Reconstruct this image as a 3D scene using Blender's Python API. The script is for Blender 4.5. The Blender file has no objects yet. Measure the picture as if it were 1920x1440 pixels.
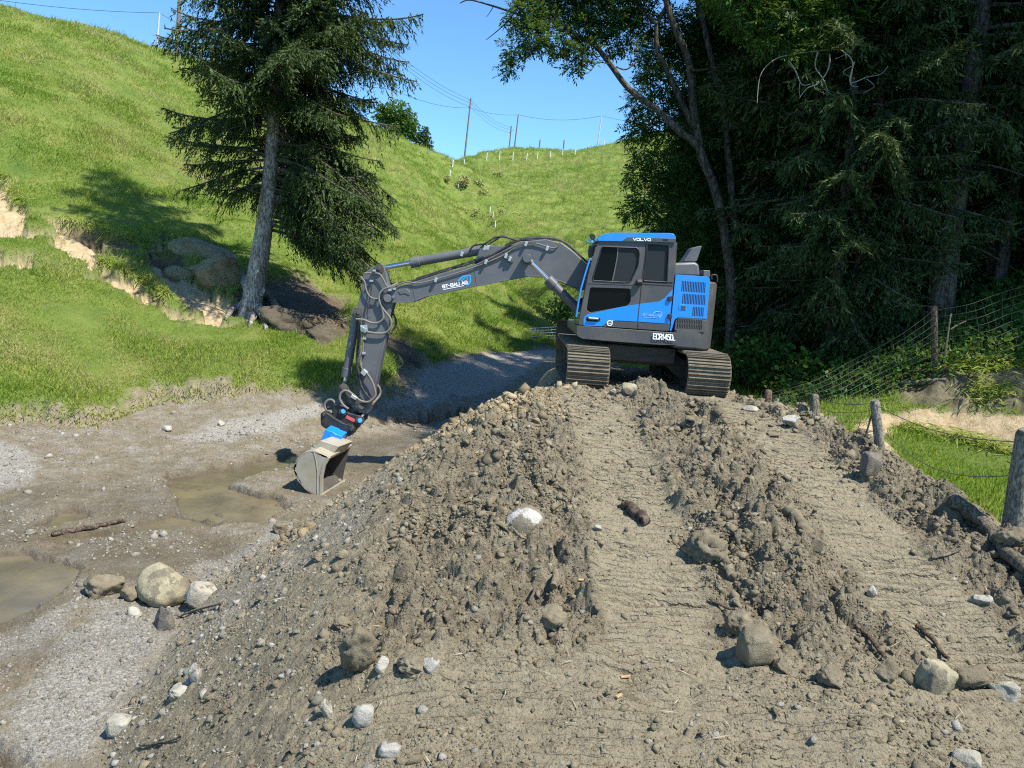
import bpy, bmesh, math, random
import numpy as np
from mathutils import Vector, Matrix, Euler

# ------------------------------------------------------------------ camera, sky, sun, exposure
scene = bpy.context.scene
COL = scene.collection
EYE = Vector((0.0, 0.0, 3.0))
FPX = 1400.0                       # focal length in pixels of the 1920 px wide photograph
PITCH, ROLL = math.radians(7.7), math.radians(4.2)
cF = Vector((0, math.cos(PITCH), -math.sin(PITCH)))
cUl = Vector((0, math.sin(PITCH), math.cos(PITCH)))
cRl = Vector((1, 0, 0))
cR = cRl * math.cos(ROLL) + cUl * math.sin(ROLL)
cU = -cRl * math.sin(ROLL) + cUl * math.cos(ROLL)
cam_data = bpy.data.cameras.new("camera")
cam = bpy.data.objects.new("camera", cam_data)
COL.objects.link(cam)
cam.matrix_world = Matrix(((cR.x, cU.x, -cF.x, EYE.x), (cR.y, cU.y, -cF.y, EYE.y),
                           (cR.z, cU.z, -cF.z, EYE.z), (0, 0, 0, 1)))
cam_data.sensor_fit = 'HORIZONTAL'
cam_data.sensor_width = 36.0
cam_data.lens = 36.0 * FPX / 1920.0
cam_data.clip_start = 0.1
cam_data.clip_end = 3000.0
scene.camera = cam

SUN_TO = Vector((0.55, -0.40, 1.06)).normalized()
sun_el = math.asin(SUN_TO.z)
sun_az = math.atan2(SUN_TO.x, SUN_TO.y)          # clockwise from +Y
world = bpy.data.worlds.new("World")
scene.world = world
world.use_nodes = True
wn, wl = world.node_tree.nodes, world.node_tree.links
wn.clear()
w_out = wn.new("ShaderNodeOutputWorld")
w_bg = wn.new("ShaderNodeBackground")
w_sky = wn.new("ShaderNodeTexSky")
w_sky.sky_type = 'NISHITA'
w_sky.sun_disc = False
w_sky.sun_elevation = sun_el
w_sky.sun_rotation = sun_az
w_sky.altitude = 900
w_sky.air_density = 1.0
w_sky.dust_density = 0.35
w_sky.ozone_density = 2.0
w_bg.inputs['Strength'].default_value = 0.118
w_tint = wn.new("ShaderNodeMix")
w_tint.data_type, w_tint.blend_type = 'RGBA', 'MULTIPLY'
w_tint.inputs[0].default_value = 1.0
w_tint.inputs[7].default_value = (0.66, 0.99, 1.20, 1)
wl.new(w_sky.outputs[0], w_tint.inputs[6])
wl.new(w_tint.outputs[2], w_bg.inputs['Color'])
wl.new(w_bg.outputs[0], w_out.inputs['Surface'])
sun_d = bpy.data.lights.new("sun", 'SUN')
sun_d.energy = 5.0
sun_d.angle = math.radians(0.53)
sun_d.color = (1.0, 0.95, 0.87)
sun_o = bpy.data.objects.new("sun", sun_d)
sun_o.rotation_euler = SUN_TO.to_track_quat('Z', 'Y').to_euler()
sun_o.location = (30, -12, 40)
COL.objects.link(sun_o)
scene.view_settings.view_transform = 'Standard'
scene.view_settings.look = 'None'
scene.view_settings.gamma = 1.0
scene.view_settings.exposure = 0.86
scene.render.engine = 'CYCLES'
scene.cycles.max_bounces = 6
scene.cycles.use_denoising = False
scene.cycles.filter_width = 1.15
scene.cycles.transparent_max_bounces = 8

# ------------------------------------------------------------------ pixel <-> world
def ray(px, py):
    u, v = (px - 960.0) / FPX, (720.0 - py) / FPX
    return cF + cR * u + cU * v

def at(px, py, Y):
    """World point seen at photo pixel (px,py) at world depth y=Y."""
    d = ray(px, py)
    return EYE + d * (Y / d.y)

def proj(P):
    q = Vector(P) - EYE
    w = q.dot(cF)
    return 960 + FPX * q.dot(cR) / w, 720 - FPX * q.dot(cU) / w

# ------------------------------------------------------------------ numpy noise
def _h(ix, iy, seed):
    a = (ix.astype(np.int64) * 374761393 + iy.astype(np.int64) * 668265263 + seed * 974634777) & 0xFFFFFFFF
    a = ((a ^ (a >> 13)) * 1274126177) & 0xFFFFFFFF
    a = ((a ^ (a >> 16)) * 2246822519) & 0xFFFFFFFF
    a = a ^ (a >> 15)
    return (a & 0xFFFFFF) / float(0x1000000)

def vnoise(x, y, seed=0):
    ix, iy = np.floor(x), np.floor(y)
    fx, fy = x - ix, y - iy
    fx, fy = fx * fx * fx * (fx * (fx * 6 - 15) + 10), fy * fy * fy * (fy * (fy * 6 - 15) + 10)
    a, b = _h(ix, iy, seed), _h(ix + 1, iy, seed)
    c, d = _h(ix, iy + 1, seed), _h(ix + 1, iy + 1, seed)
    return (a + (b - a) * fx) * (1 - fy) + (c + (d - c) * fx) * fy

def fbm(x, y, octv=4, seed=0, gain=0.5):
    s, a, n = 0.0, 1.0, 0.0
    for k in range(octv):
        s = s + a * (vnoise(x * 2 ** k + 17.3 * k, y * 2 ** k - 9.1 * k, seed + k) - 0.5)
        n += a
        a *= gain
    return s / n * 2.0

def lumps(x, y, cell, seed, prob=0.7, rmin=0.25, rmax=0.62, warp=0.35):
    """Half-buried clods: the highest of randomly placed domes, about 0..rmax*cell high."""
    wx = x + warp * cell * fbm(x / cell * 1.7, y / cell * 1.7, 2, seed + 50)
    wy = y + warp * cell * fbm(x / cell * 1.7 + 31, y / cell * 1.7 + 7, 2, seed + 60)
    gx, gy = wx / cell, wy / cell
    ix, iy = np.floor(gx), np.floor(gy)
    out = np.zeros_like(x)
    for dx in (-1, 0, 1):
        for dy in (-1, 0, 1):
            jx, jy = ix + dx, iy + dy
            r = rmin + (rmax - rmin) * _h(jx, jy, seed + 3) ** 1.6
            d2 = (gx - jx - _h(jx, jy, seed)) ** 2 + (gy - jy - _h(jx, jy, seed + 1)) ** 2
            b = np.sqrt(np.maximum(r * r - d2, 0.0))
            b = np.where(_h(jx, jy, seed + 2) < prob, b, 0.0)
            out = np.maximum(out, b)
    return out * cell

def sstep(a, b, x):
    t = np.clip((x - a) / (b - a), 0, 1)
    return t * t * (3 - 2 * t)

def smax(a, b, k):
    h = np.clip(0.5 + 0.5 * (a - b) / k, 0, 1)
    return b + (a - b) * h + k * h * (1 - h)

# ------------------------------------------------------------------ object helpers
def tag(o, label=None, cat=None, group=None, kind=None):
    if label: o['label'] = label
    if cat: o['category'] = cat
    if group: o['group'] = group
    if kind: o['kind'] = kind
    return o

def empty(name, loc, label=None, cat=None, group=None):
    o = bpy.data.objects.new(name, None)
    o.empty_display_size = 0.2
    o.location = loc
    COL.objects.link(o)
    return tag(o, label, cat, group)

def link(name, me, mat=None, parent=None, loc=None):
    if mat is not None and not me.materials:
        me.materials.append(mat)
    o = bpy.data.objects.new(name, me)
    COL.objects.link(o)
    if parent is not None:
        o.parent = parent
    if loc is not None:
        o.location = loc
    return o

def np_mesh(name, V, F, attrs=None, smooth=False):
    """Mesh from numpy arrays; F is (n,k) with constant k."""
    me = bpy.data.meshes.new(name)
    V = np.ascontiguousarray(V, dtype=np.float32)
    F = np.ascontiguousarray(F, dtype=np.int32)
    n, k = F.shape
    me.vertices.add(len(V))
    me.vertices.foreach_set('co', V.ravel())
    me.loops.add(n * k)
    me.loops.foreach_set('vertex_index', F.ravel())
    me.polygons.add(n)
    me.polygons.foreach_set('loop_start', np.arange(0, n * k, k, dtype=np.int32))
    if smooth:
        me.polygons.foreach_set('use_smooth', np.ones(n, dtype=bool))
    me.update(calc_edges=True)
    for key, a in (attrs or {}).items():
        at_ = me.attributes.new(key, 'FLOAT', 'POINT')
        at_.data.foreach_set('value', np.ascontiguousarray(a, dtype=np.float32))
    return me

class MB:
    """Collects shapes; .build links them as ONE mesh object (vertices relative to the parent's location)."""
    def __init__(self):
        self.v, self.f = [], []

    def add(self, vs, fs):
        o = len(self.v)
        self.v += [Vector(p) for p in vs]
        self.f += [tuple(i + o for i in f) for f in fs]
        return self

    def prism(self, poly, vec):
        """poly: 3-D points of one cap; vec: extrusion vector."""
        n = len(poly)
        vec = Vector(vec)
        a = [Vector(p) for p in poly]
        nrm = Vector((0, 0, 0))
        for i in range(n):
            nrm += a[i].cross(a[(i + 1) % n])
        if nrm.dot(vec) > 0:
            a.reverse()
        vs = a + [p + vec for p in a]
        fs = [tuple(range(n)), tuple(range(2 * n - 1, n - 1, -1))]
        fs += [(i, i + n, (i + 1) % n + n, (i + 1) % n) for i in range(n)]
        return self.add(vs, [tuple(reversed(f)) for f in fs[2:]] and fs)

    def box(self, c, s, rot=None):
        c = Vector(c)
        hx, hy, hz = s[0] / 2, s[1] / 2, s[2] / 2
        pts = [Vector((x, y, z)) for x in (-hx, hx) for y in (-hy, hy) for z in (-hz, hz)]
        if rot is not None:
            pts = [rot @ p for p in pts]
        return self.add([c + p for p in pts],
                        [(0, 1, 3, 2), (4, 6, 7, 5), (0, 4, 5, 1), (2, 3, 7, 6), (0, 2, 6, 4), (1, 5, 7, 3)])

    def tube(self, path, r, n=8, cap=True):
        P = [Vector(p) for p in path]
        R = r if isinstance(r, (list, tuple)) else [r] * len(P)
        vs, fs = [], []
        T = []
        for i in range(len(P)):
            t = P[min(i + 1, len(P) - 1)] - P[max(i - 1, 0)]
            T.append(t.normalized() if t.length > 1e-9 else Vector((0, 0, 1)))
        a = Vector((0, 0, 1)) if abs(T[0].z) < 0.9 else Vector((1, 0, 0))
        u = T[0].cross(a).normalized()
        for i, p in enumerate(P):
            u = (u - T[i] * u.dot(T[i])).normalized()
            w = T[i].cross(u)
            for k in range(n):
                an = 2 * math.pi * k / n
                vs.append(p + (u * math.cos(an) + w * math.sin(an)) * R[i])
        for i in range(len(P) - 1):
            for k in range(n):
                k2 = (k + 1) % n
                fs.append((i * n + k, i * n + k2, (i + 1) * n + k2, (i + 1) * n + k))
        if cap:
            fs.append(tuple(range(n - 1, -1, -1)))
            fs.append(tuple((len(P) - 1) * n + k for k in range(n)))
        return self.add(vs, fs)

    def cyl(self, a, b, r, n=20):
        return self.tube([a, b], r, n)

    def build(self, name, mat, parent=None, bevel=0.0, seg=2, smooth=30, loc=None):
        off = Vector((0, 0, 0))
        if parent is not None:
            q = parent
            while q is not None:
                off += q.location
                q = q.parent
        me = bpy.data.meshes.new(name)
        me.from_pydata([tuple(p - off) for p in self.v], [], self.f)
        bm = bmesh.new()
        bm.from_mesh(me)
        bmesh.ops.recalc_face_normals(bm, faces=bm.faces)
        bm.to_mesh(me)
        bm.free()
        if smooth:
            me.polygons.foreach_set('use_smooth', np.ones(len(me.polygons), dtype=bool))
            me.set_sharp_from_angle(angle=math.radians(smooth))
        o = link(name, me, mat, parent)
        if bevel:
            m = o.modifiers.new('bevel', 'BEVEL')
            m.width = bevel
            m.segments = seg
            m.limit_method = 'ANGLE'
            m.angle_limit = math.radians(35)
            m.harden_normals = True
        return o

def smooth_path(pts, sub=6):
    """Catmull-Rom through pts."""
    P = [Vector(p) for p in pts]
    if len(P) < 3:
        return P
    out = []
    for i in range(len(P) - 1):
        p0, p1, p2, p3 = P[max(i - 1, 0)], P[i], P[i + 1], P[min(i + 2, len(P) - 1)]
        for k in range(sub):
            t = k / sub
            out.append(0.5 * ((2 * p1) + (p2 - p0) * t + (2 * p0 - 5 * p1 + 4 * p2 - p3) * t * t
                              + (3 * p1 - p0 - 3 * p2 + p3) * t ** 3))
    out.append(P[-1])
    return out

# ------------------------------------------------------------------ materials
class NT:
    def __init__(self, name):
        self.m = bpy.data.materials.new(name)
        self.m.use_nodes = True
        self.n, self.l = self.m.node_tree.nodes, self.m.node_tree.links
        self.n.clear()
        self.out = self.n.new("ShaderNodeOutputMaterial")
        self.bsdf = self.n.new("ShaderNodeBsdfPrincipled")
        self.l.new(self.bsdf.outputs[0], self.out.inputs['Surface'])

    def node(self, t, **kw):
        q = self.n.new(t)
        for k, v in kw.items():
            setattr(q, k, v)
        return q

    def to(self, a, b):
        self.l.new(a, b)

    def attr(self, name):
        q = self.node("ShaderNodeAttribute", attribute_name=name)
        return q.outputs['Fac']

    def pos(self):
        return self.node("ShaderNodeNewGeometry").outputs['Position']

    def noise(self, scale, detail=4, rough=0.55, vec=None, dist=0.0):
        q = self.node("ShaderNodeTexNoise")
        q.inputs['Scale'].default_value = scale
        q.inputs['Detail'].default_value = detail
        q.inputs['Roughness'].default_value = rough
        q.inputs['Distortion'].default_value = dist
        self.to(vec if vec is not None else self.pos(), q.inputs['Vector'])
        return q.outputs['Fac']

    def ramp(self, fac, stops, interp='LINEAR'):
        q = self.node("ShaderNodeValToRGB")
        e = q.color_ramp.elements
        q.color_ramp.interpolation = interp
        while len(e) < len(stops):
            e.new(0.5)
        for k, (p, c) in enumerate(stops):
            e[k].position = p
            e[k].color = (c[0], c[1], c[2], 1) if not isinstance(c, (int, float)) else (c, c, c, 1)
        self.to(fac, q.inputs[0])
        return q.outputs[0]

    def mix(self, fac, a, b, blend='MIX'):
        q = self.node("ShaderNodeMix", data_type='RGBA', blend_type=blend)
        for s, v in ((q.inputs[0], fac), (q.inputs[6], a), (q.inputs[7], b)):
            if hasattr(v, 'is_linked') or hasattr(v, 'links'):
                self.to(v, s)
            elif isinstance(v, (int, float)):
                s.default_value = v if s.type == 'VALUE' else (v, v, v, 1)
            else:
                s.default_value = (v[0], v[1], v[2], 1)
        return q.outputs[2]

    def math(self, op, a, b=None, clamp=False):
        q = self.node("ShaderNodeMath", operation=op, use_clamp=clamp)
        for s, v in ((q.inputs[0], a), (q.inputs[1], b)):
            if v is None:
                continue
            if isinstance(v, (int, float)):
                s.default_value = v
            else:
                self.to(v, s)
        return q.outputs[0]

    def bump(self, height, strength=0.5, dist=0.02):
        q = self.node("ShaderNodeBump")
        q.inputs['Strength'].default_value = strength
        q.inputs['Distance'].default_value = dist
        self.to(height, q.inputs['Height'])
        self.to(q.outputs[0], self.bsdf.inputs['Normal'])

    def set(self, **kw):
        for k, v in kw.items():
            s = self.bsdf.inputs[k.replace('_', ' ')]
            if isinstance(v, (int, float)):
                s.default_value = v
            elif isinstance(v, (tuple, list)):
                s.default_value = (v[0], v[1], v[2], 1)
            else:
                self.to(v, s)
        return self

# ------------------------------------------------------------------ terrain: macro shape
CTRL = []
def cpx(px, py, Y, dz=0.0):
    p = at(px, py, Y)
    CTRL.append((p.x, p.y, p.z + dz))
def cw(*pts):
    CTRL.extend(pts)

# stream bed
cw((-3.6, 5.7, -0.92), (-3.5, 8, -0.95), (-3.4, 11, -0.95), (-3.6, 13.5, -0.92), (-2.6, 20, -0.92), (-6, 9, -1.0),
   (-5, 12, -1.0), (-8, 8, -0.95), (-8, 13, -0.9), (-10, 12, -0.88), (-6, 16, -0.85), (-12, 8, -0.8), (-4.5, 17, -0.9),
   (-3, 3, -0.9), (-8, 3, -0.9), (-12, 2, -0.7), (0, 2, -0.4), (0, 8, -0.7), (0, 14, -0.8), (0.5, 20, -0.7), (-16, 9, 0.2))
# gravel wash going back behind the digger
cw((-0.6, 25, -0.62), (1.2, 30, -0.35), (2.8, 36, 0.0), (3.8, 44, 0.9), (3, 26, -0.3), (5, 34, 0.3))
# left bank edge and lower grass slope
for q in ((0, 792, 15.4), (150, 790, 16.2), (300, 747, 18.2), (450, 742, 18.8), (600, 740, 19.3), (650, 745, 19.6), (745, 718, 21.5)):
    cpx(*q)
for q in ((0, 600, 19), (0, 400, 25.5), (0, 200, 34), (0, 12, 48), (-300, 300, 30), (-300, -120, 50), (-300, 650, 17),
          (300, 640, 21.5), (450, 680, 20.6), (560, 690, 20.8), (300, 500, 25.5), (300, 300, 37), (285, 95, 62),
          (150, 500, 22.5), (150, 250, 35), (150, 50, 54), (462, 578, 24.0), (600, 600, 24.5), (560, 645, 22.6),
          (450, 330, 42), (500, 150, 76), (700, 600, 28), (770, 640, 28), (900, 622, 36), (1000, 612, 43),
          (750, 450, 42), (900, 500, 50), (750, 300, 74), (692, 232, 92), (820, 302, 106), (850, 400, 72),
          (950, 520, 56), (1010, 560, 50), (1090, 590, 48), (1030, 636, 40), (900, 410, 84), (848, 345, 112),
          (1000, 400, 88), (1100, 450, 72), (1100, 335, 118), (1000, 330, 125), (856, 302, 142), (930, 283, 145), (1035, 282, 146),
          (1080, 285, 146), (1180, 263, 146), (1180, 450, 66), (1190, 600, 44), (1000, 300, 136), (1180, 320, 118), (1300, 248, 146)):
    cpx(*q)
# beyond the ridges the ground falls away
for (px, py, Y) in ((0, 12, 48), (285, 95, 62), (150, 50, 54), (500, 150, 76), (692, 232, 92), (-300, -120, 50)):
    p = at(px, py, Y)
    n = Vector((-0.62, 0.78, 0))
    CTRL.append((p.x + n.x * 9, p.y + n.y * 9, p.z + 0.6))
    CTRL.append((p.x + n.x * 24, p.y + n.y * 24, p.z - 3))
for (px, py, Y) in ((856, 302, 142), (1035, 282, 146), (1180, 263, 146), (1300, 248, 146), (930, 283, 145)):
    p = at(px, py, Y)
    CTRL.append((p.x, p.y + 16, p.z - 1.0))
    CTRL.append((p.x, p.y + 60, p.z - 12))
cw((-120, 60, 18), (-120, 150, 12), (-70, 200, 8), (0, 290, 6), (120, 250, 20), (150, 100, 26), (80, 150, 26), (60, 70, 16), (-60, -10, 10))
# right side: meadow, bank, forest floor
cw((9, 7, 1.05), (12, 9, 2.0), (14, 6, 2.3), (8, 3.5, 0.5), (4, 2, 0.1), (3, 8, 0.5), (3.5, 12, 0.7), (4.5, 17, 1.1),
   (10, -5, 0.3), (0, -5, -0.3), (-10, -5, -0.5), (20, 3, 4), (25, -5, 4))
for q in ((1800, 900, 9), (1700, 860, 9.8), (1910, 950, 8), (1700, 805, 11.2), (1900, 812, 10.4), (1800, 768, 11.6),
          (1700, 715, 12.6), (1900, 690, 11.9), (1800, 690, 12.2), (1640, 850, 9.6), (1560, 780, 11.5), (1560, 740, 13.2),
          (1400, 722, 17), (1600, 645, 17), (1755, 615, 15), (1900, 585, 14.2), (1300, 690, 24), (1920, 640, 13)):
    cpx(*q)
cw((8, 24, 2.2), (13, 24, 4.4), (18, 16, 6.0), (20, 28, 7.5), (30, 35, 12), (14, 40, 6), (9, 50, 4), (30, 15, 10), (22, 60, 10))

CT = np.array(CTRL)
def _tpsk(d2):
    return np.where(d2 > 1e-12, d2 * np.log(np.maximum(d2, 1e-12)), 0.0) * 0.5
_S = 20.0
_P = CT[:, :2] / _S
_n = len(CT)
_K = _tpsk(((_P[:, None] - _P[None]) ** 2).sum(-1)) + np.eye(_n) * 2e-4
_A = np.zeros((_n + 3, _n + 3))
_A[:_n, :_n] = _K
_A[:_n, _n] = _A[_n, :_n] = 1
_A[:_n, _n + 1:] = _P
_A[_n + 1:, :_n] = _P.T
_W = np.linalg.solve(_A, np.concatenate([CT[:, 2], np.zeros(3)]))

def base(x, y):
    x, y = np.asarray(x, float), np.asarray(y, float)
    sh = x.shape
    q = np.stack([x.ravel(), y.ravel()], 1) / _S
    out = np.empty(len(q))
    for i in range(0, len(q), 40000):
        c = q[i:i + 40000]
        d2 = (c[:, None, 0] - _P[None, :, 0]) ** 2 + (c[:, None, 1] - _P[None, :, 1]) ** 2
        out[i:i + 40000] = _tpsk(d2) @ _W[:_n] + _W[_n] + c @ _W[_n + 1:]
    return out.reshape(sh)

def lev_xl(y):
    return np.interp(y, [2, 3, 5.5, 8.5, 11, 12.5, 14, 16, 20], [-0.6, -0.75, -0.95, -0.50, 0.15, 0.58, 0.98, 1.55, 2.4])
def lev_xr(y):
    return np.interp(y, [2, 3, 6.6, 8.3, 10.6, 12, 16, 20], [5.2, 4.9, 4.6, 4.4, 4.15, 4.0, 3.9, 3.6])
def levee(x, y):
    zc = np.interp(y, [0, 3, 4, 5, 6, 7, 8.3, 10, 12, 16], [0.25, 0.45, 0.6, 0.76, 0.96, 1.15, 1.34, 1.40, 1.33, 1.30])
    xl, xr = lev_xl(y), lev_xr(y)
    dl, dr, de = xl - x, x - xr, y - 16.8
    k = 0.35
    sp = lambda d: np.where(d / k > 20, d, k * np.log1p(np.exp(np.clip(d / k, -40, 20))))
    return zc - np.interp(y, [3, 6, 9, 12], [0.98, 0.90, 0.80, 0.78]) * sp(dl) - 0.75 * sp(dr) - 0.6 * sp(de) + 0.18

def macro(x, y):
    x, y = np.asarray(x, float), np.asarray(y, float)
    return smax(base(x, y), levee(x, y), 0.12)

_T = np.geomspace(2.2, 320, 1400)
def hit(px, py, fn=macro, tmin=0.0):
    """First point of the bare terrain seen at a photo pixel."""
    d = ray(px, py)
    X, Y, Z = EYE.x + d.x * _T, EYE.y + d.y * _T, EYE.z + d.z * _T
    g = Z - fn(X, Y)
    idx = np.where((g < 0) & (_T > tmin))[0]
    if len(idx) == 0:
        return Vector((X[-1], Y[-1], Z[-1]))
    i = max(idx[0], 1)
    a = g[i - 1] / (g[i - 1] - g[i] + 1e-12)
    t = _T[i - 1] + (_T[i] - _T[i - 1]) * a
    return EYE + d * t

def poly_px(pts):
    return np.array([[q.x, q.y] for q in (hit(*p) for p in pts)])

def sdist(x, y, P):
    """Signed distance to polygon, positive inside."""
    x0, x1, y0, y1 = P[:, 0].min() - 3, P[:, 0].max() + 3, P[:, 1].min() - 3, P[:, 1].max() + 3
    out = np.full(x.shape, -3.0)
    sel = (x > x0) & (x < x1) & (y > y0) & (y < y1)
    if not sel.any():
        return out
    sx, sy = x[sel], y[sel]
    ins = np.zeros(sx.shape, bool)
    dm = np.full(sx.shape, 1e9)
    n = len(P)
    for i in range(n):
        ax, ay = P[i]
        bx, by = P[(i + 1) % n]
        ex, ey = bx - ax, by - ay
        t = np.clip(((sx - ax) * ex + (sy - ay) * ey) / (ex * ex + ey * ey + 1e-12), 0, 1)
        dm = np.minimum(dm, (sx - ax - t * ex) ** 2 + (sy - ay - t * ey) ** 2)
        c = ((ay > sy) != (by > sy)) & (sx < ex * (sy - ay) / (ey + 1e-12 * (ey == 0)) + ax)
        ins ^= c
    out[sel] = np.where(ins, np.sqrt(dm), -np.sqrt(dm))
    return out

_streamP = np.vstack([poly_px([(-80, 805), (0, 792), (60, 785), (150, 802), (190, 792), (300, 748), (450, 742), (600, 740), (650, 746),
                               (725, 745), (760, 728), (752, 700), (800, 688), (870, 668), (940, 660), (1030, 652)]),
                      np.array([[4.2, 36], [4.0, 30], [3, 20], [2, 14], [0, 3], [-14, 3], [-17, 9]])])
_gravelP = [poly_px(q) for q in (
    [(330, 822), (420, 787), (600, 757), (612, 777), (540, 800), (430, 830), (345, 830)],
    [(0, 832), (40, 837), (70, 880), (60, 905), (0, 920), (-80, 925), (-80, 832)],
    [(10, 1340), (60, 1270), (120, 1190), (200, 1140), (330, 1150), (335, 1240), (250, 1330), (165, 1440), (40, 1440), (15, 1400)],
    [(0, 1190), (90, 1150), (150, 1130), (120, 1180), (30, 1240), (-60, 1260), (-60, 1210)],
    [(720, 735), (770, 720), (800, 690), (870, 669), (940, 661), (1030, 653), (1050, 662), (1000, 690), (900, 740), (820, 760), (730, 762)],
    [(230, 1120), (420, 1040), (560, 970), (700, 900), (760, 920), (640, 1010), (480, 1130), (360, 1220), (300, 1200)])]
_waterP = [poly_px(q) for q in (
    [(-80, 1015), (60, 1005), (230, 985), (330, 958), (420, 985), (250, 1000), (120, 1020)],
    [(-80, 1035), (60, 1032), (100, 1048), (175, 1060), (150, 1092), (60, 1140), (0, 1172), (-80, 1205)],
    [(330, 965), (300, 885), (420, 868), (560, 838), (610, 850), (510, 885), (440, 905), (520, 925), (555, 950), (480, 980), (400, 975)],
    [(690, 790), (770, 772), (900, 764), (860, 782), (760, 797), (690, 802)],
    [(-60, 1370), (40, 1392), (70, 1460), (-80, 1460)],
    [(60, 985), (100, 955), (170, 955), (190, 975), (110, 990)])]
_sandP = [poly_px(q) for q in (
    [(-60, 322), (10, 335), (45, 395), (58, 440), (20, 442), (-60, 420)],
    [(92, 402), (130, 414), (170, 430), (225, 462), (205, 470), (178, 495), (180, 525), (158, 490), (108, 452), (98, 430)],
    [(-20, 465), (40, 478), (75, 500), (30, 492), (-30, 485)],
    [(190, 500), (260, 518), (310, 556), (360, 586), (440, 588), (460, 622), (380, 602), (300, 584), (240, 548)],
    [(275, 448), (310, 452), (335, 500), (420, 556), (445, 590), (345, 570), (290, 520), (262, 478)],
    [(430, 590), (440, 560), (455, 565), (500, 585), (470, 610)])]
_dirt_shadeP = [poly_px(q) for q in (
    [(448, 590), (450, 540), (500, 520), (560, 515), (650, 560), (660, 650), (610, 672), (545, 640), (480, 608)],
    [(108, 408), (170, 424), (232, 446), (300, 460), (350, 474), (348, 500), (290, 478), (220, 464), (158, 442)],  # shade of the hollow under the scar's overhang, painted as dark soil
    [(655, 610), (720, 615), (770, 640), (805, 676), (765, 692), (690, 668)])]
_rsandP = [poly_px(q) for q in (
    [(1585, 800), (1630, 778), (1700, 768), (1800, 768), (1920, 785), (2020, 800), (2020, 856), (1900, 848), (1820, 832), (1690, 806), (1640, 868), (1600, 868)],
    [(1690, 712), (1760, 700), (2020, 690), (2020, 788), (1800, 766), (1700, 766), (1675, 745)])]
_gully = [hit(*p) for p in ((846, 338), (862, 365), (885, 395), (905, 425), (930, 465), (955, 510), (1000, 565))]
def gully_dist(x, y):
    dm = np.full(x.shape, 1e9)
    for a, b in zip(_gully[:-1], _gully[1:]):
        ex, ey = b.x - a.x, b.y - a.y
        t = np.clip(((x - a.x) * ex + (y - a.y) * ey) / (ex * ex + ey * ey + 1e-9), 0, 1)
        dm = np.minimum(dm, (x - a.x - t * ex) ** 2 + (y - a.y - t * ey) ** 2)
    return np.sqrt(dm)
RUT1, RUT2 = 1.12, 3.14
WATER_Z = -1.06

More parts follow.
